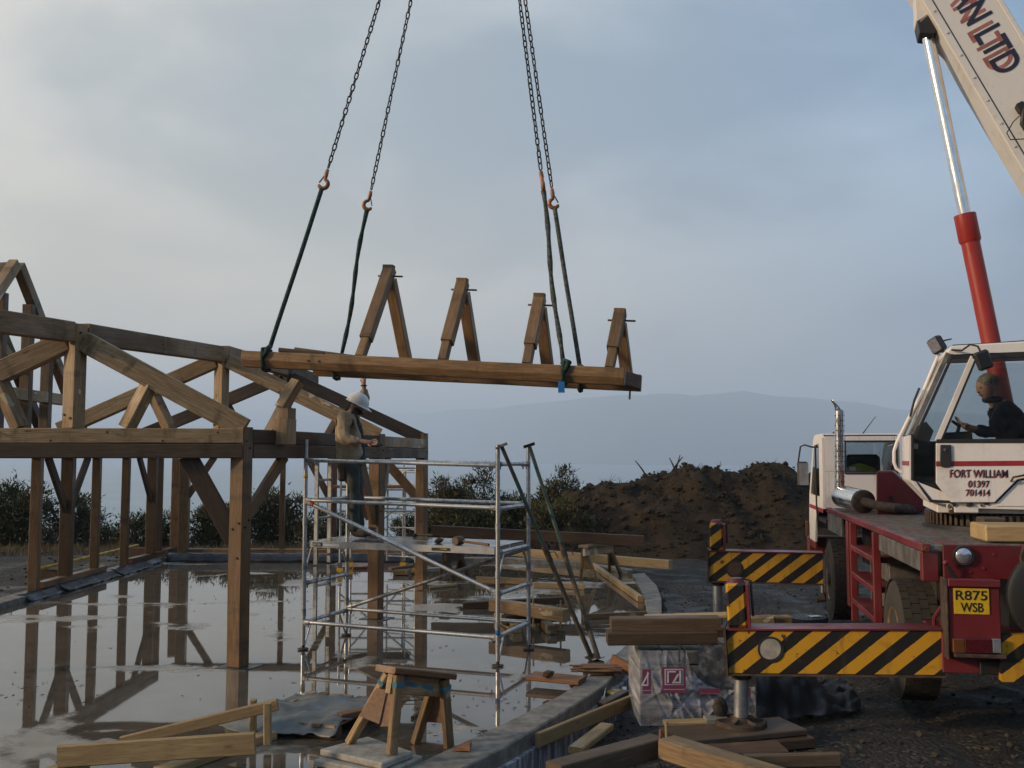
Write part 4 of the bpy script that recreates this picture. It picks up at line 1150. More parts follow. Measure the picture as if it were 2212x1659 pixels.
# stack of offcuts with pegs
tl('topmost heavy oak offcut of the stack right of the scaffold', G(1064, 1306, .30), G(1224, 1330, .27), .17, .17, 'oak')
tl('dark oak offcut second from the top of the stack', G(1088, 1340, .14), G(1216, 1330, .14), .15, .14, 'oak_dark')
tl('oak offcut lying crosswise at the bottom of the stack', G(1150, 1322, .06), G(1192, 1362, .06), .14, .11, 'oak')
tl('pale oak offcut with a sawn end under the left of the stack', G(1076, 1332, .06), G(1118, 1358, .06), .13, .11, 'pine')
for i, (x, y, l) in enumerate((('left', 1152, 1318), ('right', 1211, 1322))):
    p = G(y, l, .30); q = MB().tube([p - V((0, 0, .22)), p + V((0, 0, .16))], .014, 6).build('peg', M_['pine'])
    tag(q, x + ' wooden peg standing through the topmost offcut of the stack', 'peg')

# foreground left: nailed timber jig
def jig():
    r = root('timber_jig', 'nailed frame of pale boards lying in the water at the lower left', 'timber frame', G(350, 1620))
    P = M_['pine']; T = lambda nm, a, b, w, h, up=Z: timber(nm, a, b, w, h, P, r, up)
    T('front_board', at(126, 1635, 7.75), at(551, 1606, 7.78), .05, .165)
    T('end_block', at(116, 1662, 7.9), at(160, 1664, 7.8), .3, .075)
    T('diagonal_board', at(262, 1603, 8.55), at(600, 1521, 8.6), .05, .095)
    T('base_board', G(345, 1668, .035), G(586, 1586, .035), .14, .07)
    x = V((1, .1, 0))
    T('upright', at(547, 1592, 8.72), at(547, 1511, 8.72), .095, .05, x); T('upright', at(578, 1606, 8.42), at(578, 1518, 8.42), .085, .06, x)
jig()
# pallet with a sheet over it
def pallet():
    c = G(690, 1560, 0); u = V((.93, -.36, 0)).normalized(); v = V((.36, .93, 0)); L, W = .95, 1.05
    c = V((c.x, c.y + .05, 0))
    r = root('pallet', 'wooden pallet half under a grey sheet, behind the foreground trestle', 'pallet', c)
    b = M_['board']
    for i in range(3):
        o = v * ((i - 1) * (W / 2 - .06))
        timber('runner', c + o - u * L / 2 + V((0, 0, .012)), c + o + u * L / 2 + V((0, 0, .012)), .1, .022, b, r)
        for k in (-1, 0, 1): MB().box(c + o + u * k * (L / 2 - .06) + V((0, 0, .062)), (.12, .095, .075), frame(u, v)).build('block', M_['oak_grey'], r, F=frame(u, v), bevel=.006)
    for i in range(7):
        o = u * ((i - 3) * (L / 6.9)); timber('slat', c + o - v * W / 2 + V((0, 0, .112)), c + o + v * W / 2 + V((0, 0, .112)), .095, .022, M_['oak'], r)
    rn = random.Random(6); n, m = 26, 24; vs = []
    for j in range(m + 1):
        for i in range(n + 1):
            a = -.62 + 1.12 * i / n; q = -.66 + 1.0 * j / m
            p = c + u * a + v * (q + .08 * math.sin(a * 5))
            z = .140 + .055 * noise.fractal(V((a * 3.0, q * 3.0, 1)), 1, 2, 3) + .03 * abs(noise.noise(V((a * 7 + q * 5, q * 3, 4))))
            ov = max(-.46 - a, 0, a - .52, -.53 - q); z -= min(.10, ov * 1.1)
            vs.append(p + V((0, 0, max(.03, z))))
    fs = [(j * (n + 1) + i, j * (n + 1) + i + 1, (j + 1) * (n + 1) + i + 1, (j + 1) * (n + 1) + i) for j in range(m) for i in range(n)]
    o = MB().add(vs, fs).build('sheet', M_['tarp'], smooth=True); s = o.modifiers.new('t', 'SOLIDIFY'); s.thickness = .006
    tag(o, 'crumpled wet grey sheet spread over the pallet in the foreground', 'sheet')
    tl('short red-brown plank leaning at the right edge of the pallet', c + u * .40 + v * -.35 + V((0, 0, .16)), c + u * .72 + v * .18 + V((0, 0, .17)), .10, .05, 'oak_red')
pallet()
def pavings():
    def sl(label, cs, z0, z1):
        P = [G(x, y, z1) for x, y in cs]; o = MB().prism([V((p.x, p.y, z0)) for p in P], (0, 0, z1 - z0)).build('paving_slab', M_['paving'], bevel=.01); tag(o, label, 'paving slab', 'paving slabs under the trestle')
    sl('upper of two concrete paving slabs carrying the left legs of the trestle', ((690, 1618), (795, 1590), (893, 1623), (826, 1649)), .064, PV)
    sl('lower and wider of the two paving slabs under the trestle', ((677, 1640), (790, 1607), (914, 1632), (832, 1672)), .006, .060)
pavings()
p = G(978, 1622, .06); o = MB().prism([p, p + V((.135, -.01, 0)), p + V((.14, .0, .055)), p + V((.05, .03, .018))], (.01, .1, 0)).build('wedge', M_['oak_red']); tag(o, 'orange wedge-shaped offcut lying on the near kerb', 'wedge')
tl('small orange stick on the wet slab near the kerb', G(890 + 1, 1550, .015), G(912, 1534, .015), .03, .028, 'oak_red')
q = MB().tube([G(852, 1516, .012), G(905, 1512, .02), G(962, 1505, .012)], [.006, .005, .003], 5); q.tube([G(945, 1508, .015), G(968, 1497, .05)], .003, 4); o = q.build('twig', M_['hair']); tag(o, 'thin forked twig lying in the puddle behind the trestle', 'twig')

# foreground right
tl('pale plank lying flat across the kerb, with a dark lump on it', G(1146, 1460, .085), G(1258, 1470, .085), .28, .045, 'oak_red', 'plank', cat='plank')
o = MB().blob(G(1183, 1456, .155), .055, 1, .25, (1.2, .8, .95)).build('wood_offcut', M_['oak_dark'], bevel=0); tag(o, 'dark wooden lump standing on the plank by the kerb', 'wood offcut')
def bundle():
    rn = random.Random(9); c = G(1290, 1450, .08); r = root('batten_bundle', 'bundle of thin reddish battens on the kerb at the foot of the props', 'battens', c)
    for i in range(22):
        a = rn.uniform(-.12, .12); y = rn.uniform(-.13, .15); l = rn.uniform(.34, .50); d = V((math.cos(a), math.sin(a) * .6, 0)); p = c + V((rn.uniform(-.06, .06), y, .0 + .016 * (i % 5)))
        timber('batten', p - d * l / 2, p + d * l / 2, .026, .016, M_['oak_red' if i % 3 else 'oak'], r)
bundle()
tl('red-brown board sloping off the kerb beside the bundle of battens', G(1322, 1424, .12), G(1388, 1462, -.02), .05, .12, 'oak_red')
tl('long pale board lying beside the kerb in the lower middle', at(1161, 1600, 8.75), at(1371, 1513, 10.1), .05, .125, 'pine')
tl('short pale board with dark smears beside the long one', at(1243, 1622, 8.35), at(1311, 1568, 9.1), .13, .055, 'pine')
tl('dark split log end near the lower edge by the short pale board', at(1300, 1528, 10.0), at(1352, 1500, 10.4), .1, .1, 'oak_dark')
def gun():
    a = G(1299, 1534, -.08); b = G(1310, 1478, .03); r = root('sealant_gun', 'grey sealant gun with a yellow nozzle end lying against the kerb', 'sealant gun', a)
    d = (b - a).normalized(); MB().tube([a, a + d * .28], .028, 10).build('barrel', M_['aludk'], r, smooth=True, ang=50); MB().tube([a - d * .06, a], [.012, .029], 10).build('nozzle', M_['yellow'], r, smooth=True)
    MB().tube([a + d * .28, b], .008, 6).build('rod', M_['alu'], r); MB().beam(a + d * .3, a + d * .34 + V((.1, 0, -.02)), .02, .03).build('handle', M_['black'], r)
gun()
rn = random.Random(21)
for i, (x, y) in enumerate(((1322, 1486), (1336, 1496), (1330, 1505), (1348, 1492))):
    p = G(x, y, -.05); a = rn.uniform(0, 3); d = V((math.cos(a), math.sin(a), .2)) * .09
    o = MB().beam(p - d, p + d, .05, .012).build('metal_bracket', M_['alu'], bevel=.002); tag(o, ('shiny metal bracket nearest the kerb in the heap beside the sealant gun', 'shiny metal bracket right of the other near the sealant gun', 'lowest shiny metal bracket in the heap on the yellow tray', 'rightmost shiny metal bracket in the heap on the yellow tray')[i], 'bracket', 'metal brackets by the kerb')
o = MB().box(G(1328, 1500, -.07), (.22, .16, .07), frame(V((1, .5, 0)), V((-.5, 1, 0)))).build('tool_tray', M_['yellow'], bevel=.01); tag(o, 'dirty yellow tray under the metal brackets', 'tray')
# big corner of squared timbers at the bottom edge
tl('squared oak beam running to the lower left from the pegged corner', at(1196, 1672, 7.35), at(1420, 1610, 8.05), .17, .15, 'board')
tl('squared oak beam running to the lower right from the pegged corner', at(1440, 1614, 7.85), at(1700, 1694, 7.0), .19, .15, 'oak')
o = MB().tube([at(1427, 1612, 7.93), at(1427, 1576, 7.93)], .013, 8).build('peg', M_['oak_red']); tag(o, 'reddish peg standing at the corner of the two squared beams', 'peg')
o = MB().tube([at(1440, 1592, 8.2), at(1439, 1558, 8.2)], .013, 8).build('peg', M_['pine']); tag(o, 'paler peg behind the one at the corner of the squared beams', 'peg')
# packing under the near outrigger
tl('broad dark board under the outrigger foot, topmost of its packing', G(1450, 1592, .05), G(1712, 1568, .05), .46, .05, 'board', 'packing_board', cat='board')
tl('board with a pale broken end under the outrigger packing', G(1500, 1612, -.02), G(1738, 1594, -.02), .34, .085, 'oak_dark', 'packing_board', cat='board')
tl('dark sleeper at the bottom of the outrigger packing', at(1480, 1632, 8.05), at(1690, 1620, 8.1), .3, .08, 'oak_dark', 'packing_board', cat='board')
tl('dark board on edge at the very bottom right of the timbers', at(1606, 1645, 7.7), at(1812, 1640, 7.75), .06, .10, 'board', 'board', cat='board')
tl('narrow yellowish board left of the outrigger foot', at(1434, 1562, 9.0), at(1521, 1559, 9.0), .12, .035, 'pine', 'board', cat='board')
o = MB().box(at(1547, 1557, 9.0), (.21, .14, .065)).build('concrete_block', M_['conc'], bevel=.008); tag(o, 'small grey concrete block behind the outrigger leg', 'block')
o = MB().blob(at(1556, 1528, 9.05), .085, 2, .12, (.8, .8, 1.15)).build('rock', M_['stone'], bevel=0); tag(o, 'brown upright stone on the grey block behind the outrigger leg', 'stone')
# wrapped blocks and the two beams on them
def blocks():
    x0 = at(1386, 1500, 9.25); x1 = at(1630, 1500, 9.3); gz = -.03; H = .665
    r = root('block_pallet', 'shrink-wrapped pack of grey blocks with plum logos, its wrap torn open', 'block pack', V(((x0.x + x1.x) / 2, 9.6, gz)))
    W = x1.x - x0.x; nx = 5; nz = 4; bw = W / nx; bh = (H - .13) / nz
    bme = None; mt = m_plain('grey_block', (.17, .165, .15), .85, 0, .4, 8, .4)
    for k in range(2):
        for j in range(nz):
            for i in range(nx):
                c = V((x0.x + bw * (i + .5), 9.34 + .16 + k * .36, gz + .13 + bh * (j + .5)))
                if bme is None:
                    o = MB().box(c, (bw - .012, .34, bh - .01)).build('block', mt, r, bevel=.008); bme = o.data
                else:
                    o = bpy.data.objects.new('block', bme); COL.objects.link(o); place(o, Matrix.Translation(c), r)
    for i in range(3):
        timber('bearer', V((x0.x + .12 + i * (W - .24) / 2, 9.32, gz + .06)), V((x0.x + .12 + i * (W - .24) / 2, 10.1, gz + .06)), .1, .1, M_['oak_dark'], r)
    # wrap: front sheet with the torn curve, returning round the left side
    t = NT('milky_wrap'); co = t.coord(rand=False); n1 = t.noise(t.coord(rand=False, scale=(1, 1, 5), rot=(0, .6, 0)), 1.6, 4, .5)
    tr = t.n('ShaderNodeBsdfTransparent'); mx = t.n('ShaderNodeMixShader'); ge = t.n('ShaderNodeNewGeometry'); zz = t.sep(ge.outputs['Position'])[2]
    band = t.math('MULTIPLY', t.rng(zz, .14, .17), t.rng(zz, .47, .45)); t.put(mx.inputs[0], t.math('ADD', t.rng(n1, .3, .7, .22, .55), t.math('MULTIPLY', band, .42), True))
    t.fin(t.mix(t.rng(n1, .35, .7), (.26, .27, .30), (.44, .44, .50)), .16, t.bump(t.noise(t.coord(rand=False), 7, 5, .6), .2, .01))
    t.t.links.new(tr.outputs[0], mx.inputs[1]); t.t.links.new(t.b.outputs[0], mx.inputs[2]); t.t.links.new(mx.outputs[0], t.out.inputs['Surface'])
    wrap = t.m; M_['wrap'] = wrap
    yf = 9.30
    def fp(x, y, o=0): q = at(x, y, yf - o); return q
    tear = [(1478, 1391), (1484, 1412), (1492, 1440), (1506, 1462), (1526, 1479), (1550, 1487), (1580, 1490), (1605, 1489), (1625, 1484)]
    def tz(x):
        w = x0.x + (x1.x - x0.x) * x
        P = [fp(a, b) for a, b in tear]
        if w < P[0].x: return H + gz + .004
        for a, b in zip(P, P[1:]):
            if a.x <= w <= b.x: return a.z + (b.z - a.z) * (w - a.x) / (b.x - a.x)
        return P[-1].z
    fr = random.Random(12); folds = [(fr.uniform(0, 1), fr.uniform(0, .5), fr.choice((.5, .7, -.6, 1.2, -.9, .2)) + fr.uniform(-.2, .2), fr.uniform(.012, .032) * fr.choice((1, 1, -.6)), fr.uniform(.006, .02)) for _ in range(26)]
    n, m = 120, 44; vs = []
    for i in range(n + 1):
        xx = i / n; zt = tz(xx)
        for j in range(m + 1):
            tt = j / m; z = gz + .0 + (zt - gz) * tt
            w = .022 * noise.fractal(V((xx * 3 + z * 2, z * 2, 2)), 1, 2, 2) + .008 * (noise.noise(V((xx * 20, z * 20, 0))) if tt > .93 else 0)
            for fx, fz, ang, am, wd in folds:
                dd_ = (xx - fx) * math.cos(ang) + (z - fz) * math.sin(ang); al = -(xx - fx) * math.sin(ang) + (z - fz) * math.cos(ang)
                w += am * math.exp(-abs(dd_ + .02 * math.sin(al * 9)) / wd) * max(0, 1 - abs(al) / .55)
            sk = .05 * max(0, .2 - (z - gz)) * 5
            vs.append(V((x0.x - .012 + (W + .02) * xx, yf - w - sk * .5, z)))
    fs = [(i * (m + 1) + j, (i + 1) * (m + 1) + j, (i + 1) * (m + 1) + j + 1, i * (m + 1) + j + 1) for i in range(n) for j in range(m)]
    b = len(vs)
    for j in range(m + 1): vs.append(V((x0.x - .02, 10.1, vs[j].z)))
    fs += [(j, j + 1, b + j + 1, b + j) for j in range(m)]
    MB().add(vs, fs).build('wrap', wrap, r, smooth=True, recalc=False)
    # printed marks on the wrap: plum squares with a folded-line sign
    plum = m_plain('plum_print', (.20, .05, .10), .4, 0, .15, 12, .03); pale = m_plain('pale_print', (.60, .57, .62), .4)
    def logo(xa, ya, xb, yb, full=True):
        o = .09; p = fp(xa, yb, o); q = fp(xb, ya, o); w = q.x - p.x; h = q.z - p.z; c = (p + q) / 2
        def rect(cx, cz, ww, hh, mat, dy, nm='print', ang=0):
            F = Matrix.Rotation(ang, 4, 'Y'); return MB().box(c + V((cx * w, -dy, cz * h)), (ww * w, .0015, hh * h), F).build(nm, mat, r)
        rect(0, 0, 1, 1, plum, 0)
        if full:
            rect(0, .12, .80, .62, pale, .0022); rect(0, .12, .70, .54, plum, .0044)
            b = MB()
            def P(u, v_): return c + V((u * w, -.0066, v_ * h))
            for poly in (((-.30, -.10), (-.30, .36), (.08, .36), (.08, .30), (-.22, .30), (-.22, -.10)), ((-.10, -.12), (.14, .24), (.22, .24), (.0, -.12)), ((.22, .36), (.30, .36), (.30, -.12), (.0, -.12), (.0, -.06), (.22, -.06))):
                b.prism([P(*k) for k in poly], (0, -.0012, 0))
            b.build('print', pale, r)
        if not full and q.z - p.z > .12:
            rect(.12, .12, .16, .56, pale, .0022); rect(-.18, .10, .18, .6, pale, .0024, 'print', .5); rect(-.12, -.14, .6, .06, pale, .003)
        rect(0, -.36, .9, .02, pale, .0022)
    logo(1431, 1441, 1481, 1497); logo(1388, 1446, 1406, 1499, False); logo(1510, 1487, 1556, 1500, False); logo(1598, 1491, 1622, 1503, False)
    # second, darker sheet showing in the tear, and a ragged edge
    n, m = 30, 14; vs = []
    p, q = at(1508, 1389, 9.33), at(1634, 1500, 9.33)
    for i in range(n + 1):
        for j in range(m + 1):
            x = p.x + (q.x - p.x) * i / n; z = q.z - .1 + (p.z - q.z + .1) * j / m
            vs.append(V((x, 9.322 - .02 * abs(noise.fractal(V((x * 7 + z * 4, z * 6, 3)), 1, 2, 4)), z)))
    fs = [(i * (m + 1) + j, (i + 1) * (m + 1) + j, (i + 1) * (m + 1) + j + 1, i * (m + 1) + j + 1) for i in range(n) for j in range(m)]
    t = NT('cloudy_wrap'); n1 = t.noise(t.coord(rand=False, scale=(2, 2, 3), rot=(0, .9, 0)), 4, 6, .6)
    MB().add(vs, fs).build('inner_wrap', t.fin(t.mix(t.rng(n1, .45, .75), (.07, .075, .085), (.30, .31, .35)), .3, t.bump(n1, .5, .02)), r, smooth=True, recalc=False)
    MB().beam(fp(1467, 1392, .015), fp(1467, 1430, .015), .012, .006).build('strap', M_['green'], r)
    return H + gz
BZ = blocks()
tl('lower of two heavy dark beams laid on the wrapped blocks', at(1311, 1377, 9.42), at(1545, 1374, 9.42), .22, .115, 'oak_grey')
tl('upper of two heavy dark beams laid on the wrapped blocks', at(1319, 1348, 9.48), at(1553, 1345, 9.48), .18, .125, 'oak_grey')
tl('pale plank showing behind the two heavy beams', at(1392, 1334, 11.6), at(1570, 1328, 11.4), .16, .05, 'pine')
tl('brown squared timber behind the near outrigger jack, left piece', at(1610, 1343, 12.2), at(1668, 1341, 12.2), .2, .12, 'oak')
tl('brown squared timber behind the near outrigger, right piece beside the round lid', at(1671, 1342, 12.25), at(1706, 1341, 12.25), .2, .12, 'oak')
tl('bottom timber under the two brown pieces behind the outrigger', at(1500, 1372, 12.2), at(1712, 1370, 12.3), .25, .2, 'oak_dark')
def lid():
    c = G(1746, 1336, .12); r = root('manhole_ring', 'round blue-black inspection chamber lid with a white label by the wheel', 'lid', V((c.x, c.y, 0)))
    MB().lathe([(.26, -.12), (.275, -.02), (.275, .02), (.25, .028), (.0, .03)], Matrix.Translation(c), 28).build('lid', M_['dpc'], r, bevel=0)
    for i in range(9):
        a = (i - 4) * .055; l = math.sqrt(max(0, .24 ** 2 - a * a)); MB().box(c + V((a, 0, .034)), (.012, 2 * l, .008)).build('rib', M_['dpc'], r)
    MB().box(c + V((.08, -.04, .041)), (.17, .12, .004), Matrix.Rotation(.3, 4, 'Z')).build('label', M_['helmet'], r)
lid()
def blacksheet():
    n, m = 34, 20; vs = []; p, q = at(1626, 1470, 9.42), at(1860, 1470, 9.9)
    for i in range(n + 1):
        x = p.x + (q.x - p.x) * i / n; h = .62 * (1 - .72 * sstep(0, 1, i / n)) * (.75 + .3 * noise.noise(V((x * 3, 1, 1))))
        for j in range(m + 1):
            t = j / m; y = p.y - .12 + (q.y - p.y) * i / n + .75 * t
            z = -.03 + h * math.sin(min(1, t * 1.6) * math.pi * .5) + .11 * noise.fractal(V((x * 5, t * 4, 2)), 1, 2, 4)
            vs.append(V((x + .06 * noise.noise(V((x * 4, t * 5, 8))), y + .08 * noise.noise(V((x * 6, t * 6, 3))), max(-.06, z * (1 if t > 0 else .1)))))
    fs = [(i * (m + 1) + j, (i + 1) * (m + 1) + j, (i + 1) * (m + 1) + j + 1, i * (m + 1) + j + 1) for i in range(n) for j in range(m)]
    o = MB().add(vs, fs).build('plastic_sheet', m_plain('black_plastic', (.010, .011, .014), .55, 0, .4, 5, .1), smooth=True); tag(o, 'black plastic sheet heaped under the near outrigger beside the blocks', 'plastic sheet')
blacksheet()
# ---------------------------------------------------------------- mobile crane
HD = R_(10.5); TF = V((math.sin(HD), math.cos(HD), 0)); TR = V((math.cos(HD), -math.sin(HD), 0)); TO = V((3.45, 8.46, 0))
TM = frame(TR, TF, o=TO)
def Lc(x, y, z): return TO + TR * x + TF * y + Z * z
def SP(x, y, off=0): return onp(x, y, Lc(off, 0, 0), TR)
def RP(x, y, off=0): return onp(x, y, Lc(0, off, 0), TF)
CS = V((-.954, .30, 0)).normalized(); CT = V((.30, .954, 0)).normalized(); S0 = at(2120, 900, 9.75)
def Sx(x, y, off=0): return onp(x, y, S0 + CT * off, CT)
crane = root('mobile_crane', 'red and white lorry-mounted mobile crane with striped outriggers lifting the roof frame', 'crane', None, None, TM)
RED, WHT, BLK, GRY = M_['red'], M_['white'], M_['black'], M_['grey']
def cb(nm, x0, x1, y0, y1, z0, z1, m, par=None, bev=.006, lab=None):
    return MB().box(Lc((x0 + x1) / 2, (y0 + y1) / 2, (z0 + z1) / 2), (x1 - x0, y1 - y0, z1 - z0), TM).build(nm, m, par or crane, bevel=bev, F=TM, label=lab)
def plan(nm, pts, vec, m, par=None, bev=0, lab=None): return MB().prism(pts, vec).build(nm, m, par or crane, bevel=bev, label=lab)
def bar(nm, a, b, w, h, m, par=None, up=Z, bev=.004): return MB().beam(a, b, w, h, up).build(nm, m, par or crane, bevel=bev)
def pipe(nm, pts, rad, m, par=None, seg=12): return MB().tube(pts, rad, seg).build(nm, m, par or crane, smooth=True, ang=45)
def deckmat():
    t = NT('worn_deck_plate'); co = t.coord(rand=False); n1 = t.noise(co, 2.2, 7, .65); n2 = t.noise(co, 14, 6, .7)
    col = t.mix(t.rng(n2, .3, .7), (.09, .083, .078), (.20, .19, .18)); col = t.mix(t.rng(n1, .56, .64, 0, .85), col, (.26, .055, .06)); col = t.mix(t.rng(n2, .6, .8, 0, .6), col, (.05, .035, .025))
    return t.fin(col, t.rng(n1, .35, .65, .32, .6), t.bump(n2, .2, .004), .2)
M_['deckplate'] = deckmat(); M_['zinc'] = m_plain('dirty_zinc_panel', (.17, .16, .15), .55, .25, .6, 5, .2, (.07, .06, .055))
ZD = 1.67
cb('deck', .02, 2.48, .02, 6.6, ZD - .06, ZD, M_['deckplate'])
rb = MB()
for i in range(44):
    rb.box(Lc(1.25, .12 + i * .14, ZD + .006), (2.3, .03, .012), TM)
tag(rb.build('tread_rib', M_['deckplate'], crane), kind='stuff')
cb('edge_rail', 0, .07, .0, 6.55, ZD - .055, ZD + .012, RED)
# side: rear corner, grey panels, ladder, wheel arches
cb('corner_post', .0, .13, .0, .10, 1.37, ZD - .06, RED)
cb('side_panel', .004, .04, .115, (SP(1897, 1160) - TO).dot(TF), 1.44, ZD - .062, M_['zinc'])
cb('side_panel', .015, .05, 4.9, 6.3, 1.36, ZD - .06, M_['zinc'])
cb('side_post', .0, .1, 4.25, 4.42, .55, ZD - .06, RED)
ya, yb_ = 1.30, 4.1
lad = part('side_ladder', crane, Lc(.05, 2.6, .6))
def ystep(x): return (SP(x, 1200, 0) - TO).dot(TF)
y1_, y2_ = ystep(1840), ystep(1889)
for yy in (y1_, y2_): cb('stile', -.02, .06, yy - .035, yy + .035, .42, ZD - .06, RED, lad)
for px, py in ((1870, 1199), (1870, 1260), (1870, 1320)):
    zz = SP(px, py).z; cb('step', -.02, .20, y2_ + .036, y1_ - .036, zz - .03, zz + .03, RED, lad)
cb('valve_box', .12, .35, y2_ + .35, y2_ + .9, 1.25, 1.55, GRY)
# chassis
cb('chassis_rail', .75, 1.75, .3, 8.0, .75, ZD - .065, BLK, bev=0); cb('tank', .25, .75, 2.9, 4.2, .55, 1.3, M_['zinc'])  # one black box for the rails, shadow under the deck painted in
def wheel(x, y, side):
    c = Lc(x, y, .60); r = .585; w = .36
    M = frame(TF, Z, TR, c)
    wh = part('wheel', crane, c)
    pr = [(.30, -w / 2 + .02), (.40, -w / 2 - .005), (r - .10, -w / 2), (r - .02, -w / 2 + .03), (r, -w / 2 + .07), (r, w / 2 - .07), (r - .02, w / 2 - .03), (r - .10, w / 2), (.40, w / 2 + .005), (.30, w / 2 - .02)]
    ty = MB().lathe(pr, M, 36).build('tyre', M_['rubber'], wh, smooth=True, ang=40)
    tb = MB()
    for i in range(34):
        a = 2 * math.pi * i / 34
        for k in range(4):
            aa = a + (.09 if k % 2 else 0); p = M @ V((math.cos(aa) * (r + .001), math.sin(aa) * (r + .001), (k - 1.5) * .082))
            Fm = M.to_3x3() @ Matrix.Rotation(aa, 3, 'Z'); tb.box(p, (.014, .094, .078), Fm)
    tag(tb.build('tread', M_['rubber'], ty), kind='stuff')
    MB().lathe([(.0, -.05), (.12, -.05), (.14, -w / 2 + .1), (.24, -w / 2 + .08), (.305, -w / 2 + .005), (.31, -w / 2 + .03), (.29, 0)], M, 24).build('rim', m_plain('rim_paint', (.30, .17, .07), .6, 0, .5, 8) if side == 0 else BLK, wh, smooth=True, ang=40)
    hub = MB().lathe([(.0, -w / 2 - .02), (.09, -w / 2 - .01), (.11, -w / 2 + .1)], M, 14).build('hub', M_['rust'], wh, smooth=True, ang=40)
for y in (1.76, 6.75): wheel(.24, y, 0); wheel(2.26, y, 0)
# rear end
cb('rear_panel', .16, 2.5, -.03, .0, 1.40, ZD + .01, RED, bev=.005)
for px, py in ((2146, 1198), (2124, 1228), (2096, 1236)): MB().lathe([(.011, 0), (.011, .008), (0, .01)], frame(TR, Z, None, RP(px, py, -.031)), 8).build('rivet', RED, crane)
hl = RP(2080, 1200, -.035); FM = frame(TR, Z, None, hl)       # z points to the rear
ring = MB().lathe([(.082, -.03), (.084, .02), (.078, .03), (.072, .028)], FM, 24).build('reversing_lamp', BLK, crane, smooth=True, ang=40)
MB().lathe([(.073, .018), (.06, .034), (.035, .044), (0, .048)], FM, 24).build('lens', M_['lamp'], ring, smooth=True)
ix = RP(2001, 1186, -.02); MB().tube([ix, ix - TF * .035], .022, 12).build('side_marker', M_['amber'], crane, smooth=True, ang=40)
pipe('lever', [RP(2066, 1254, -.08), RP(2048, 1224, -.10)], [.022, .014], BLK); MB().blob(RP(2042, 1216, -.10), .024, 2, 0).build('lever_knob', RED, crane, smooth=True)
# number plate carrier
o = -.22; a, b = RP(2046, 1254, o), RP(2164, 1374, o); W = (b - a).dot(TR)
bk = part('plate_carrier', crane, a)
xa = (a - TO).dot(TR); xb = (RP(2164, 1374, o) - TO).dot(TR); za, zb = RP(2100, 1410, o).z, RP(2100, 1254, o).z
cb('housing', xa, xb, o, -.04, za, zb, RED, bk, .01); cb('edge_strip', xa - .018, xa, o - .02, -.04, za - .06, zb + .01, M_['rust'], bk); cb('hood', xa, xb, o - .03, o - .001, zb - .05, zb + .012, RED, bk)
pl = RP(2098.5, 1299, o - .006); p0, p1 = RP(2061, 1326, o - .006), RP(2136, 1272, o - .006); pw, ph = (p1 - p0).dot(TR), p1.z - p0.z
plate = MB().box(pl, (pw, .006, ph), TM).build('number_plate', M_['plate'], bk, bevel=.002)
q = RP(2064.5, 1296, o - .011); fit_text('R875', q, TR, Z, (RP(2132, 1296, o) - q).dot(TR), .078, M_['ink'], 'lettering', plate, .002, (.012,))
q = RP(2075.5, 1321.5, o - .011); fit_text('WSB', q, TR, Z, (RP(2124, 1320, o) - q).dot(TR), .075, M_['ink'], 'lettering', plate, .002, (.012,))
for x0, x1, m in ((2057, 2082, M_['amber']), (2082.5, 2141, M_['redlens']), (2141.5, 2160, M_['clearlens'])):
    u0, u1 = RP(x0, 1409, o - .005), RP(x1, 1379, o - .005); cb('lamp_lens', (u0 - TO).dot(TR), (u1 - TO).dot(TR), o - .045, o - .002, u0.z, u1.z, m, bk)
cb('lower_bar', xa + .03, xb + .02, o - .05, o, za - .035, za - .003, M_['rust'], bk)
for px, h in ((2018, 1350), (2034, 1352)): pipe('bracket', [RP(px, 1362, .1), RP(px, 1335, .1), RP(px + 16, 1310, .05)], .016, RED, None, 6)
ob0, ob1 = RP(2037, 1453, -.10), RP(2158, 1408, -.10)
cb('outrigger_box', (ob0 - TO).dot(TR), 2.35, -.10, .62, ob0.z, ob1.z + .13, RED)
cb('step_plate', (ob0 - TO).dot(TR) + .28, (ob0 - TO).dot(TR) + .52, -.13, -.102, ob0.z + .0, ob0.z + .11, BLK)
# right hand outrigger beam passing behind
hb = MB().beam(RP(2157, 1420, -.16), RP(2700, 1412, -.16), .10, .37).build('outrigger_beam', M_['haz'], crane, F=frame(TR, TF))
sw = RP(2284, 1290, -.30); M = frame(TR, Z, None, sw)
sp = MB().lathe([(.34, -.05), (.375, -.03), (.375, .03), (.34, .05), (.12, .05), (.10, .03), (0, .03)], M, 36).build('spare_outrigger_pad', M_['black'], crane, smooth=True, ang=40)
pipe('pad_chain', [RP(2212, 1180, -.3), RP(2205, 1205, -.3), RP(2213, 1240, -.32)], .012, M_['rust'], sp, 6)

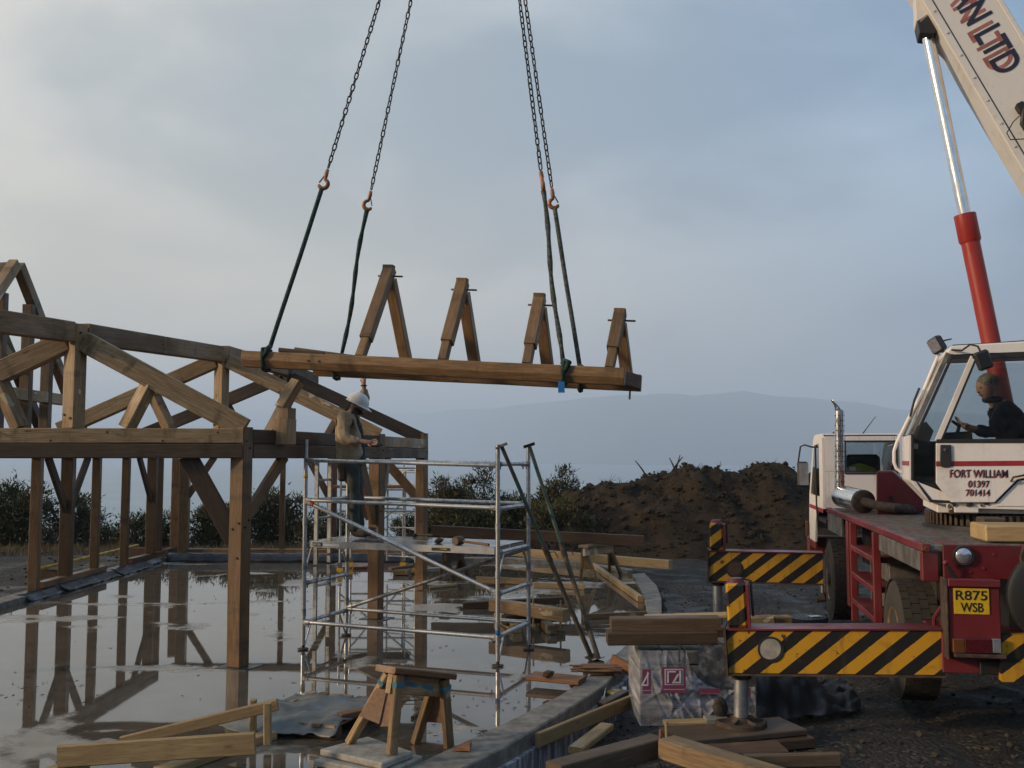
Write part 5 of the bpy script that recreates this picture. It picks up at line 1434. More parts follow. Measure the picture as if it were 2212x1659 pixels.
def outrigger(lft, rgt, h, jack_px, cyl_bot, pad_r, hole, tilt, lab):
    """lft, rgt: centre of the visible face at both ends"""
    d = (rgt - lft).normalized(); n = V((d.y, -d.x, 0)).normalized()  # towards the viewer
    if n.y > 0: n = -n
    L = (rgt - lft).length; up = n.cross(d) * (1 if n.cross(d).z > 0 else -1); dep = .30
    og = part('outrigger', crane, lft); og['label'] = lab
    F = frame(d, -n); c = (lft + rgt) / 2
    MB().box(c - n * dep / 2, (L, dep, h), F).build('beam', M_['haz'], og, F=F, bevel=.004)
    MB().box(c - n * (dep / 2 - .02) + up * (h / 2 + .009), (L + .01, dep + .004, .014), F).build('top_flange', RED, og, F=F)
    MB().box(c - n * (dep / 2 - .012) - up * (h / 2 + .011), (L + .01, dep + .01, .016), F).build('bottom_flange', M_['rust'], og, F=F)
    MB().box(lft - d * .012 - n * (dep / 2 - .01), (.02, dep + .05, h + .06), F).build('end_plate', M_['rust'], og, F=F)
    if hole:
        hc = lft + d * hole[0] + up * hole[1]; Mh = frame(d, up, n, hc)
        MB().lathe([(.112, -.01), (.112, .006), (.095, .007), (.092, .002)], Mh, 28).build('hole_rim', BLK, og, smooth=True, ang=40)
        MB().lathe([(.094, .0), (.094, .0045), (0, .0045)], Matrix.Translation(-d * .012 + up * .012) @ Mh, 28).build('hole_plate', M_['paving'] if hole[2] else M_['board'], og)
    jc = lft + d * .10 - n * .14
    jt = jc + up * (h / 2 + jack_px)
    jh = MB().box(jc + up * (h / 2 + .018 + (jack_px - .05) / 2), (.17, .20, jack_px - .05), F).build('jack_housing', M_['haz'], og, F=F, bevel=.02)
    MB().box(jc + d * .098 + up * (h / 2 + .02 + (jack_px - .07) / 2), (.025, .22, jack_px - .06), F).build('jack_edge', RED, og, F=F)
    MB().tube([jc + up * (h / 2 + jack_px - .045), jc + up * (h / 2 + jack_px + .005)], [.085, .06], 14).build('jack_cap', RED, og, smooth=True, ang=40)
    pipe('jack_hose', [jc + d * .05 + up * (h / 2 + jack_px), jc + d * .13 + up * (h / 2 + jack_px - .02), jc + d * .135 + up * (h / 2 + .1)], .012, BLK, og, 6)
    zb = cyl_bot
    bot = V((jc.x, jc.y, zb)); MB().tube([jc - up * (h / 2 + .02), jc - up * (h / 2 + .07)], .088, 16).build('jack_collar', M_['rust'], og, smooth=True, ang=40)
    MB().tube([jc - up * (h / 2 + .06), V((bot.x, bot.y, zb + .05))], .062, 20).build('jack_ram', M_['alu'], og, smooth=True, ang=40)
    MB().lathe([(pad_r, 0), (pad_r, .03), (pad_r * .92, .04), (pad_r * .85, .022), (.09, .03), (.065, .07), (0, .075)], Matrix.Translation(bot), 28).build('foot', M_['rust'], og, smooth=True, ang=40)
    ft = MB()
    for k in range(6): a = k * 1.047; ft.beam(bot + V((math.cos(a) * .06, math.sin(a) * .06, .045)), bot + V((math.cos(a) * pad_r * .88, math.sin(a) * pad_r * .88, .03)), .014, .03)
    ft.build('foot_rib', M_['rust'], og)
lft = at(1571, 1408, 8.80); rgt = at(2038, 1410, 8.36)
outrigger(lft, rgt, .365, .43, .078, .225, (.37, .02, True), 0, 'near rear outrigger, its jack foot on dark boards')
lft = at(1531, 1223, 13.1); rgt = at(1778, 1229, 12.75)
outrigger(lft, rgt, .375, .40, .10, .22, (.33, -.03, False), 0, 'farther front outrigger, duller, with a grey disc in its face')
q = at(1778, 1280, 12.9); pipe('valve', [q, q + V((0, 0, .10))], .03, M_['chrome']); pipe('valve_foot', [q + V((-.09, 0, -.10)), q + V((.02, 0, -.09)), q], .03, M_['rust'])

# driving cab at the far end
def drive_cab():
    cab = part('driving_cab', crane, Lc(.5, 7, 1.6)); x0, x1 = -.04, 1.06
    prof = [(6.3, 2.70), (6.36, 2.755), (7.25, 2.755), (7.42, 2.70), (8.15, 1.78), (8.28, 1.25), (8.22, 1.09), (7.45, 1.09), (7.30, 1.45), (6.95, 1.66), (6.3, 1.66)]
    # shell: side skins, roof, rear wall with window opening, front
    def side(x, dx):
        # below the sill and pillars around the door window
        P = lambda y, z: Lc(x, y, z)
        plan('side_skin', [P(6.3, 1.66), P(6.95, 1.66), P(7.30, 1.45), P(7.45, 1.09), P(8.22, 1.09), P(8.28, 1.25), P(8.12, 1.82), P(6.3, 1.82)], TR * dx, WHT, cab)
        plan('pillar', [P(6.3, 1.82), P(6.72, 1.82), P(6.72, 2.62), P(6.3, 2.70)], TR * dx, WHT, cab)
        plan('pillar', [P(7.92, 1.82), P(8.12, 1.82), P(7.44, 2.68), P(7.34, 2.6)], TR * dx, WHT, cab)
        plan('roof_edge', [P(6.3, 2.70), P(6.72, 2.62), P(7.34, 2.6), P(7.44, 2.68), P(7.25, 2.755), P(6.36, 2.755)], TR * dx, WHT, cab)
        plan('side_window', [P(6.74, 1.84), P(7.90, 1.84), P(7.34, 2.58), P(6.74, 2.60)], TR * dx * .4, M_['glass'], cab)
    side(x0, .03); side(x1 - .03, .03)
    cb('roof', x0 + .002, x1 - .002, 6.36, 7.27, 2.735, 2.762, WHT, cab, .01)
    plan('windscreen', [Lc(x0 + .03, 8.10, 1.84), Lc(x1 - .03, 8.10, 1.84), Lc(x1 - .03, 7.40, 2.70), Lc(x0 + .03, 7.40, 2.70)], TF * .012, M_['glass'], cab)
    plan('front_skin', [Lc(x0 + .03, 8.13, 1.82), Lc(x1 - .03, 8.13, 1.82), Lc(x1 - .03, 8.27, 1.25), Lc(x0 + .03, 8.27, 1.25)], TF * .02, WHT, cab)
    # rear wall around the window
    wx0, wx1, wz0, wz1 = .30, .98, 2.20, 2.63; y = 6.3
    cb('rear_wall', x0 + .031, x1 - .031, y, y + .03, 1.662, wz0, WHT, cab); cb('rear_wall', x0 + .031, wx0, y, y + .03, wz0 + .001, 2.72, WHT, cab)
    cb('rear_wall', wx1, x1 - .031, y, y + .03, wz0 + .001, 2.72, WHT, cab); cb('rear_wall', wx0 + .001, wx1 - .001, y, y + .03, wz1, 2.72, WHT, cab)
    cb('rear_window', wx0 - .02, wx1 + .02, y - .006, y - .001, wz0 - .02, wz1 + .02, M_['glass'], cab, 0)
    for a in ((wx0 - .03, wx0 - .012, wz0 - .03, wz1 + .03), (wx1 + .012, wx1 + .03, wz0 - .03, wz1 + .03), (wx0 - .011, wx1 + .011, wz0 - .03, wz0 - .012), (wx0 - .011, wx1 + .011, wz1 + .012, wz1 + .03)):
        cb('window_seal', a[0], a[1], y - .014, y - .001, a[2], a[3], M_['seal'], cab, 0)
    cb('seat', .33, .83, 6.62, 6.78, 1.75, 2.46, BLK, cab, .05); cb('seat', .30, .86, 6.8, 7.3, 1.70, 1.86, BLK, cab, .04)
    cb('dashboard', x0 + .05, x1 - .05, 7.6, 8.0, 1.5, 1.95, BLK, cab, .02); cb('floor', x0 + .04, x1 - .04, 6.35, 8.0, 1.44, 1.5, BLK, cab, 0)
    cb('red_band', x0 - .005, x0 - .001, 6.32, 8.1, 1.60, 1.66, M_['stripe'], cab, 0)
    cb('bumper', x0 - .03, 2.5, 8.24, 8.42, .82, 1.12, RED, cab, .03); cb('indicator', x0 - .06, x0 - .02, 8.2, 8.3, 1.12, 1.36, M_['amber'], cab)
    cb('lower_skirt', x0 - .004, x0 + .03, 7.46, 8.2, .98, 1.088, RED, cab)
    for xx in (x0 - .02,): pipe('grab_rail', [Lc(xx, 6.82, 1.3), Lc(xx - .02, 6.8, 1.7), Lc(xx - .02, 6.8, 2.55), Lc(xx, 6.78, 2.6)], .014, BLK, cab, 8)
    MB().lathe([(.03, 0), (.035, .04), (0, .06)], Matrix.Translation(Lc(.25, 7.1, 2.76)), 12).build('beacon', BLK, cab, smooth=True)
    pipe('aerial', [Lc(.62, 6.9, 2.76), Lc(.80, 6.75, 3.03)], [.009, .004], BLK, cab, 6)
    # mirror on its bow
    m0, m1 = at(1773, 965, 15.4), at(1721, 1020, 15.6)
    mir = pipe('mirror_arm', [m0, at(1755, 966, 15.4), at(1738, 961, 15.5), at(1729, 965, 15.5), at(1724, 1000, 15.55), at(1724, 1020, 15.55)], .013, BLK, cab, 8)
    a, b = at(1722, 997, 15.5), at(1746, 1051, 15.5); c = (a + b) / 2
    Fm = frame(V((1, -.15, 0)), V((.15, 1, 0)))
    hs = MB().box(c, (b.x - a.x, .08, a.z - b.z), Fm).build('mirror', BLK, cab, bevel=.025)
    MB().box(c - V((-.006, .044, 0)), ((b.x - a.x) * .84, .006, (a.z - b.z) * .88), Fm).build('mirror_glass', M_['clearlens'], hs)
drive_cab()
o = MB().blob(Lc(.52, 6.52, 2.20), .16, 2, .12, (1.5, .45, .75)).build('hi_vis_jacket', M_['hivis'], smooth=True); tag(o, 'lime hi-vis jacket bundled behind the driving cab rear window', 'jacket')
bx = MB().box(Lc(.40, 6.44, 2.245), (.09, .02, .06), TM).build('reflective_band', M_['helmet'], o)
# exhaust
A, B = at(1818, 1071, 13.75), at(1867, 1084, 13.05); d = (B - A).normalized()
ex = part('exhaust', crane, A)
Mx = frame(d.cross(Z), Z, d, A); LL_ = (B - A).length
MB().lathe([(0, -.03), (.13, -.03), (.15, .01), (.15, LL_ - .03), (.14, LL_), (.075, LL_ + .004), (.06, LL_ - .02)], Mx, 28).build('silencer', M_['chrome'], ex, smooth=True, ang=40)
MB().lathe([(.152, LL_ - .06), (.155, LL_ - .03), (.152, LL_ + .002), (.146, LL_ + .006)], Mx, 28).build('silencer_band', M_['rust'], ex, smooth=True, ang=40)
pipe('tail_pipe', [B - d * .02, B + d * .12, at(1900, 1093, 12.82), at(1930, 1097, 12.72), at(1952, 1100, 12.78), at(1972, 1101, 12.98)], [.062, .06, .058, .064, .066, .066], M_['rust'], ex)
s0 = at(1814, 1062, 13.72); s1 = at(1813, 888, 13.72)
st = MB().tube([s0, s1], .066, 24).build('stack', M_['chrome'], ex, smooth=True, ang=40)
hp = MB()
for i in range(15):
    for k in range(4):
        a = R_(200 + k * 48 + (24 if i % 2 else 0)); p = s0 + (s1 - s0) * (.06 + .063 * i) + V((math.cos(a) * .0655, math.sin(a) * .0655, 0)); hp.tube([p, p + V((math.cos(a), math.sin(a), 0)) * .003], .010, 8)
tag(hp.build('stack_holes', M_['ink'], st), kind='stuff')
# cut-off curved tip
tip = MB(); n = 20; vs = []
for i in range(7):
    t = i / 6; c = s1 + V((-.055 * t * t, 0, .005 + .16 * t))
    for k in range(n):
        a = 2 * math.pi * k / n; cut = (.5 + .5 * math.cos(a)) ** 1.0
        vs.append(c + V((math.cos(a) * .058, math.sin(a) * .058, -t * .15 * cut)))
tip.add(vs, [(i * n + k, i * n + (k + 1) % n, (i + 1) * n + (k + 1) % n, (i + 1) * n + k) for i in range(6) for k in range(n)])
tp = tip.build('stack_tip', M_['chrome'], ex, smooth=True); tp.modifiers.new('t', 'SOLIDIFY').thickness = .004
# red housing between the cabs
P = [at(x, y, 12.9) for x, y in ((1893, 1018), (1928, 1017), (2010, 1089), (1990, 1107), (1964, 1112), (1893, 1112))]
plan('engine_housing', P, V((.36, .9, 0)), RED, None, .015)
q = at(1925, 1077, 12.89); MB().box(q, (.035, .012, .07)).build('latch', BLK, crane)
# slew ring and upper frame
SC_ = Lc(1.28, 2.3, 0)
MB().lathe([(.78, ZD), (.78, ZD + .05), (.72, ZD + .055), (.72, ZD + .17), (.62, ZD + .18), (0, ZD + .18)], Matrix.Translation(SC_), 48).build('slew_ring', BLK, crane, smooth=True, ang=40)
sb_ = MB()
for i in range(72):
    a = 2 * math.pi * i / 72; sb_.box(SC_ + V((math.cos(a) * .735, math.sin(a) * .735, ZD + .11)), (.03, .028, .11), Matrix.Rotation(a, 4, 'Z'))
tag(sb_.build('gear_teeth', M_['rust'], crane), kind='stuff')
UF = frame(CS, CT)                                             # x forward along the boom, y away from the viewer
def ub(nm, c, d, m, bev=.008): return MB().box(c, d, UF).build(nm, m, crane, bevel=bev, F=UF)
ub('upper_frame', SC_ + V((0, 0, 1.94)) - CS * .5, (2.4, 1.5, .16), WHT); ub('winch_house', SC_ + V((0, 0, 2.35)) - CS * 1.75 + CT * .35, (1.0, 1.6, .75), RED)
for t in (1.0, 1.62): plan('boom_cheek', [Sx(2230, 1080, t), Sx(2560, 1080, t), Sx(2520, 800, t), Sx(2400, 800, t)], CT * .05, WHT)
ub('cab_bracket', Sx(2085, 1097, .1), (.22, .2, .09), M_['cream']); ub('cab_bracket', Sx(2062, 1103, .15), (.12, .2, .06), M_['rust']); 
pipe('bracket_ring', [Sx(2052, 1094, .0) + V((.03 * math.cos(a * .6), 0, .03 * math.sin(a * .6))) for a in range(10)], .007, M_['cream'], None, 6)

# operator's cab
def op_cab():
    cab = part('operator_cab', crane, Sx(2100, 1085, .45)); WD = .92
    def ex_(nm, pts, m, off=0, dep=WD, bev=0, par=cab): return MB().prism([Sx(x, y, off) if off == 0 else Sx(x, y, 0) + CT * off for x, y in pts], CT * dep).build(nm, m, par, bevel=bev, F=UF)
    pb = lambda nm, p, q, w, h, m, off=0: MB().beam(Sx(*p) + CT * off, Sx(*q) + CT * off, h, w, CT.cross((Sx(*q) - Sx(*p)).normalized())).build(nm, m, cab, bevel=.004)
    ex_('roof', [(2053, 747), (2340, 729), (2340, 757), (2060, 768), (2044, 764)], WHT, 0, WD, .012)
    ex_('floor_pan', [(1974, 1044), (2012, 1085), (2110, 1098), (2340, 1104), (2340, 1092), (2120, 1086), (2022, 1072), (1984, 1040)], WHT)
    ex_('chin_strip', [(1980, 1040), (2046, 1066), (2068, 1084), (2012, 1080)], WHT, -.006, .012)
    ex_('chin_seal', [(1974, 1034), (1981, 1039), (2013, 1079), (2064, 1082), (2064, 1087), (2009, 1085)], M_['seal'], -.012, .02)
    # front: lower skin with stripe, windscreen
    ex_('front_skin', [(1964, 940), (1968, 940), (1968, 1037), (1964, 1037)], WHT, 0, WD)
    ex_('front_skin', [(1964, 1037), (1968, 1037), (1982, 1042), (2014, 1083), (2010, 1086), (1966, 1041)], WHT)
    ex_('front_stripe', [(1963, 996), (1964, 996), (1964, 1006), (1963, 1006)], M_['stripe'], 0, WD)
    ex_('windscreen', [(2045, 765), (2048, 765), (1969, 938), (1966, 938)], M_['glass'], .03, WD - .06)
    for off in (0, WD - .05):
        pb('front_pillar', (2049, 762), (1968, 940), .045, .05, M_['grey'], off + .025)
        pb('pillar_seal', (2059, 765), (1977, 945), .028, .03, M_['seal'], off + .012)
        pb('front_pillar', (1971, 938), (1971, 1038), .03, .05, M_['seal'], off + .022)
    # near side: fixed quarter light and the sliding door
    ex_('quarter_light', [(2062, 771), (2096, 771), (2022, 948), (2022, 1044), (1976, 1036), (1976, 948)], M_['glass'], .02, .006)
    ex_('roof_seal', [(2056, 766), (2340, 755), (2340, 762), (2060, 775)], M_['seal'], -.008, .03)
    door = part('door', cab, Sx(2120, 1000, -.03))
    D = lambda nm, pts, m, off=-.045, dep=.03, bev=0: ex_(nm, pts, m, off, dep, bev, door)
    D('panel', [(2021, 957), (2340, 957), (2340, 1006), (2196, 1036), (2147, 1085), (2054, 1085), (2021, 1044)], WHT, bev=.006)
    D('stripe', [(2021, 996.5), (2340, 994), (2340, 1005), (2021, 1007.5)], M_['stripe'], -.0475, .002)
    D('window', [(2104, 776), (2330, 768), (2330, 950), (2030, 950)], M_['glass'], -.035, .006)
    D('window_seal', [(2022, 949), (2340, 947), (2340, 957), (2022, 957)], M_['seal'], -.05, .034)
    for p, q, w, m in (((2101, 771), (2024, 953), .05, M_['cream']), ((2108, 773), (2032, 953), .022, M_['seal']), ((2098, 773), (2340, 765), .035, M_['seal']), ((2335, 765), (2335, 950), .05, M_['cream'])):
        MB().beam(Sx(*p) - CT * .035, Sx(*q) - CT * .035, .03, w, CT.cross((Sx(*q) - Sx(*p)).normalized())).build('frame', m, door, bevel=.004)
    D('handle', [(2030, 961), (2053, 961), (2054, 1004), (2049, 1009), (2033, 1009), (2029, 1003)], M_['seal'], -.068, .022, .006)
    q = Sx(2039, 972) - CT * .07; MB().tube([q, q - CT * .01], .014, 10).build('lock', M_['chrome'], door)
    for txt, x0, x1, yb, h in (('FORT WILLIAM', 2052.5, 2176, 1031, 17), ('01397', 2091.5, 2137, 1052, 14.5), ('701414', 2086.5, 2138, 1070.5, 14)):
        a = Sx(x0, yb) - CT * .0465; w = (Sx(x1, yb) - Sx(x0, yb)).length; hh = Sx(x0, yb - h).z - a.z; xr = -CS
        fit_text(txt, a - xr * .010 - Z * .008, xr, Z, w, hh, M_['pinkred'], 'lettering', door, .001, (.012,))
        fit_text(txt, a - CT * .0016, xr, Z, w, hh, M_['navy'], 'lettering', door, .001, (.008,))
    ex_('side_skin', [(2152, 1087), (2200, 1039), (2340, 1010), (2340, 1093), (2152, 1093)], WHT, -.012, .03)
    pipe('grab_handle', [Sx(2184, 1040, -.06), Sx(2189, 1031, -.1), Sx(2210, 1027, -.1), Sx(2222, 1022, -.06)], .010, M_['rust'], cab, 8)
    for x in (2095, 2130, 2060): MB().blob(Sx(x, 1089, -.02), .02, 1, .4, (1.6, .5, .7)).build('rust_patch', M_['rust'], cab)
    for yy in (975, 1030):
        q = Sx(2330, yy, -.05); MB().box(q, (.09, .03, .05), UF).build('hinge', M_['grey'], door, bevel=.006)
    for x in (2060, 2090, 2120): MB().tube([Sx(x, 1092, -.004), Sx(x, 1092, -.018)], .012, 6).build('bolt', M_['rust'], cab)
    for k in range(3): pipe('hydraulic_hose', [Sx(2140 + 14 * k, 1094, .2), Sx(2128 + 12 * k, 1118, .12), Sx(2150 + 14 * k, 1128, .2)], .014, BLK, cab, 8)
    # far side, back and inside
    ex_('far_skin', [(1972, 950), (2340, 950), (2340, 1092), (2014, 1080), (1972, 1036)], BLK, WD - .02, .02)
    ex_('far_window', [(2055, 770), (2340, 762), (2340, 950), (1978, 946)], M_['glass'], WD - .012, .006)
    ex_('rear_wall', [(2340, 950), (2346, 950), (2346, 1095), (2340, 1095)], WHT); ex_('rear_window', [(2340, 757), (2343, 757), (2343, 949), (2340, 949)], M_['glass'])  # rear glazing, out of view, added to let more light onto the operator
    ex_('console', [(1986, 921), (2010, 907), (2027, 928), (2018, 952), (2018, 985), (1974, 979), (1971, 948)], m_plain('dark_blue_console', (.03, .04, .06), .5), .45, .3)
    ex_('label', [(1972, 956), (1992, 957), (1992, 969), (1972, 968)], M_['helmet'], .44, .004)
    ex_('inner_floor', [(1976, 1030), (2340, 1040), (2340, 1084), (2020, 1072)], BLK, .04, WD - .08)
    ex_('control_desk', [(2036, 934), (2105, 930), (2108, 958), (2036, 962)], BLK, .18, .16)
    ex_('seat', [(2122, 978), (2250, 978), (2275, 860), (2300, 860), (2300, 1040), (2122, 1040)], BLK, .22, .5, .03)
    pipe('joystick', [Sx(2068, 936, .25), Sx(2072, 920, .25), Sx(2056, 909, .25)], [.02, .022, .014], BLK, cab, 8)
    # outside fittings
    off = WD + .0
    tube_px = [(2028, 764), (2010, 806), (1992, 850), (1962, 905), (1937, 956), (1931, 975), (1931, 998), (1936, 1012), (1947, 1020)]
    pipe('grab_rail', [onp(x, y, S0 + CT * .75, CT) for x, y in tube_px], .017, WHT, cab, 10)
    pipe('wiper', [onp(x, y, S0 + CT * .55, CT) for x, y in ((2044, 770), (2020, 812), (1995, 868), (1962, 935))], .009, BLK, cab, 6)
    pipe('wiper', [onp(x, y, S0 + CT * .7, CT) for x, y in ((1986, 838), (1975, 865), (1966, 900))], .012, BLK, cab, 6)
    c = onp(2024, 745, S0 + CT * .7, CT); lf = V((-.75, -.45, -.2)).normalized(); Ml = frame(lf, V((.4, -.9, .4)))
    wl = MB().box(c, (.10, .15, .17), Ml).build('work_lamp', BLK, cab, bevel=.02); MB().box(c + lf * .053, (.006, .12, .14), Ml).build('lens', M_['lamp'], wl)
    pipe('lamp_bracket', [c + V((.02, 0, -.07)), onp(2046, 760, S0 + CT * .6, CT)], .014, BLK, cab, 6)
    bar('lamp_visor', c + V((.05, 0, .04)), c + V((.14, 0, .06)), .1, .014, BLK, cab)
    c = Sx(2124, 778, -.22); MB().box(c, (.15, .06, .185), Matrix.Rotation(-.35, 4, V((0, 1, 0)))).build('mirror', BLK, cab, bevel=.02)
    pipe('mirror_arm', [Sx(2056, 756, -.02), Sx(2078, 757, -.08), Sx(2096, 744, -.15), Sx(2112, 748, -.2), Sx(2121, 765, -.22)], .010, BLK, cab, 8)
    pipe('cable', [Sx(2048, 752, .1), Sx(2060, 746, .1), Sx(2140, 742, .1), Sx(2230, 735, .1)], .008, BLK, cab, 6)
op_cab()

# boom, lift ram
def boom():
    bo = part('boom', crane, Sx(2150, 200, 1.5)); off = 1.12; BWd = .52
    Bp = lambda x, y: onp(x, y, S0 + CT * off, CT)
    lo0, lo1 = Bp(2212, 372), Bp(2031, 66); d = (lo1 - lo0).normalized(); n = CT.cross(d); n = n if n.dot(Bp(2166, 0) - lo1) > 0 else -n
    H = (Bp(2166, 0) - lo0).dot(n); cr = M_['cream']
    FB = frame(d, n)
    def sec(nm, a, b, h0, h1, o0, w, m):
        p = lo0 + d * a + n * h0; return MB().prism([p, p + d * (b - a), p + d * (b - a) + n * (h1 - h0), p + n * (h1 - h0)], CT * w).build(nm, m, bo, bevel=.012, F=FB) if o0 == 0 else MB().prism([p + CT * o0, p + d * (b - a) + CT * o0, p + d * (b - a) + n * (h1 - h0) + CT * o0, p + n * (h1 - h0) + CT * o0], CT * w).build(nm, m, bo, bevel=.012, F=FB)
    sec('base_section', -2.6, 4.2, 0, H, 0, BWd, cr)
    tipz = (15.2 - lo0.z) / d.z
    sec('middle_section', 4.2, 7.6, .05, H - .05, .04, BWd - .08, cr); sec('tip_section', 7.6, tipz, .10, H - .10, .08, BWd - .16, cr)
    sec('flange', -2.6, 4.15, .0, .085, -.014, .013, cr); sec('flange', -2.6, 4.15, H - .05, H, -.014, .013, cr)
    sec('seam', -2.6, 4.15, .088, .097, -.004, .003, M_['rust'])
    MB().lathe([(.02, -.1), (.22, -.1), (.24, -.05), (.2, 0), (.24, .05), (.22, .1), (.02, .1)], frame(d, n, CT, lo0 + d * tipz + n * .3 + CT * BWd / 2), 24).build('sheave', BLK, bo)
    # lug for the ram and its hood
    L2 = lambda x, y, o=.1: onp(x, y, S0 + CT * (off + o), CT)
    MB().prism([L2(2034, 68), L2(1998, -20), L2(1976, -30), L2(1979, 44), L2(1988, 50), L2(2018, 22)], CT * .3).build('ram_lug', cr, bo, bevel=.008)
    MB().prism([L2(2036, 55), L2(2016, 20), L2(1980, 44), L2(1986, 72), L2(2016, 74)], CT * .3).build('ram_clevis', BLK, bo, bevel=.01)
    # lettering on the side, dark with a faded red shade
    o = Bp(2046, -11); e = -d; W = (Bp(2153, 168) - o).dot(e); hh = .285
    o = o - CT * .004
    fit_text('AN LTD', o - n * .028 - e * .062 + CT * .001, e, n, W, hh, M_['pinkred'], 'lettering', bo, .001, (.014,))
    fit_text('AN LTD', o + n * .014 - CT * .002, e, n, W, hh, M_['navy'], 'lettering', bo, .001, (.018,))
    for i in range(14):
        q = lo0 + d * (-.6 + .3 * i) + n * .045 - CT * .016; MB().tube([q, q - CT * .012], .013, 6).build('bolt', cr, bo)
    for k in (0, 1): pipe('hydraulic_hose', [Bp(2330, 470) - CT * .03 + n * (.30 + .05 * k), Bp(2212, 300) - CT * .045 + n * (.14 + .05 * k), Bp(2180, 240) - CT * .03 + n * (.10 + .05 * k)], .014, BLK, bo, 8)
    # hose bracket and trailing wire
    c = Bp(2203, 236) - CT * .05; MB().box(c, (.1, .08, .12), FB).build('hose_bracket', BLK, bo, bevel=.01)
    pipe('hose', [Bp(2226, 215) - CT * .1, Bp(2206, 250) - CT * .12, Bp(2203, 275) - CT * .12, Bp(2222, 300) - CT * .08], .024, BLK, bo, 8)
    pipe('wire', [Bp(2206, 250) - CT * .1, Bp(2184, 272) - CT * .14, Bp(2170, 296) - CT * .14, Bp(2178, 310) - CT * .14, Bp(2214, 306) - CT * .1], .006, BLK, bo, 6)
    ra = part('lift_ram', crane, Sx(2150, 800, 1.38)); Q = lambda x, y: onp(x, y, S0 + CT * (off + .26), CT)
    top, bot = Q(2003, 72), Q(2212, 1085); v_ = bot - top; j = top + v_ * ((Q(2090, 463) - top).dot(v_) / v_.length_squared); dd = v_.normalized()
    MB().tube([top - dd * .1, j + dd * .1], .067, 28).build('rod', M_['chrome'], ra, smooth=True, ang=40)
    MB().tube([j + dd * .1, bot], .100, 28).build('barrel', M_['redcyl'], ra, smooth=True, ang=40)
    MB().tube([j, j + dd * .30, j + dd * .33], [.118, .118, .101], 28).build('gland', M_['redcyl'], ra, smooth=True, ang=40)
boom()
# baulks lying on the crane deck
def dtl(label, c, d, mat): o = MB().box(c, d, TM).build('timber_block', M_[mat], bevel=.012, F=TM); tag(o, label, 'timber block')
c = RP(2175, 1150, .45); dtl('thick pale timber baulk lying on the crane deck', V((c.x, c.y, ZD + .015 + .075)), (.48, .5, .14), 'pine')
c = RP(2140, 1122, 1.0); dtl('small timber block behind the thick baulk on the crane deck', V((c.x, c.y, ZD + .1)), (.2, .25, .17), 'board')

# ---------------------------------------------------------------- people
def human(label, J, head, fwd, m_hair, clothes, hands, up=Z):
    """J: joints in world space; one skinned body, clothing as children"""
    fwd = fwd.normalized(); side = Z.cross(fwd).normalized()   # towards the person's left
    vs, es, rs = [], [], []
    def add(p, r, par=None):
        vs.append(V(p)); rs.append(r); i = len(vs) - 1
        if par is not None: es.append((par, i))
        return i
    pel = add(J['pelvis'], .12); sp = add(J['spine'], .115, pel); ch = add(J['chest'], .13, sp); nk = add(J['neck'], .058, ch)
    hu = (head['top'] - head['base']).normalized(); hf = head['fwd'].normalized()
    h1 = add(head['base'], .062, nk); h2 = add(head['base'] + hu * .075 + hf * .022, .082, h1); h3 = add(head['base'] + hu * .15 + hf * .008, .092, h2); h4 = add(head['base'] + hu * .215, .062, h3)
    ns = add(head['base'] + hu * .085 + hf * .108, .017, h2); add(head['base'] + hu * .070 + hf * .124, .012, ns)
    hs = hu.cross(hf).normalized()
    for k in (-1, 1):
        e = add(head['base'] + hu * .09 - hf * .012 + hs * k * .088, .017, h2); add(head['base'] + hu * .115 - hf * .022 + hs * k * .096, .013, e)
    for s in ('R', 'L'):
        sh = add(J['sh' + s], .062, ch); el = add(J['el' + s], .045, sh); wr = add(J['wr' + s], .030, el)
        palm = add(J['pm' + s], (.034, .022), wr); hd = (J['pm' + s] - J['wr' + s]).normalized(); acr = hands[s][0].normalized(); nrm = hd.cross(acr).normalized() * hands[s][1]
        for k, ln in ((-1.5, .072), (-.5, .085), (.5, .082), (1.5, .062)):
            b = add(J['pm' + s] + hd * .040 + acr * k * .021, .0098, palm); m = add(vs[b] + hd * ln * .5 + nrm * .012 * hands[s][2], .0088, b); add(vs[m] + hd * ln * .42 + nrm * .030 * hands[s][2], .0075, m)
        t = add(J['pm' + s] - hd * .01 - acr * .040, .0115, palm); add(vs[t] + hd * .035 - acr * .022 + nrm * .01, .0095, t)
        hp = add(J['hp' + s], .082, pel); kn = add(J['kn' + s], .058, hp); an = add(J['an' + s], .040, kn); add(J['toe' + s], .034, an)
    body = skin('person', vs, es, rs, M_['skin'], None, 2, 0); tag(body, label, 'person')
    for k in (-1, 1): MB().blob(head['base'] + hu * .112 + hf * .090 + hs * k * .033, .011, 2, 0).build('eye', M_['ink'], body, smooth=True)
    MB().beam(head['base'] + hu * .042 + hf * .098 - hs * .024, head['base'] + hu * .042 + hf * .098 + hs * .024, .008, .007).build('mouth', m_plain('lips', (.25, .09, .07), .5), body)
    def chain(nm, lst, edges, mat, sub=2): return skin(nm, [p for p, r in lst], edges, [r for p, r in lst], mat, body, 3 if nm in ('coat', 'trousers') else sub, 0, fold={'coat': .020, 'trousers': .012}.get(nm, 0))
    clothes(body, J, head, chain, fwd, side, hu, hf, hs)
    return body
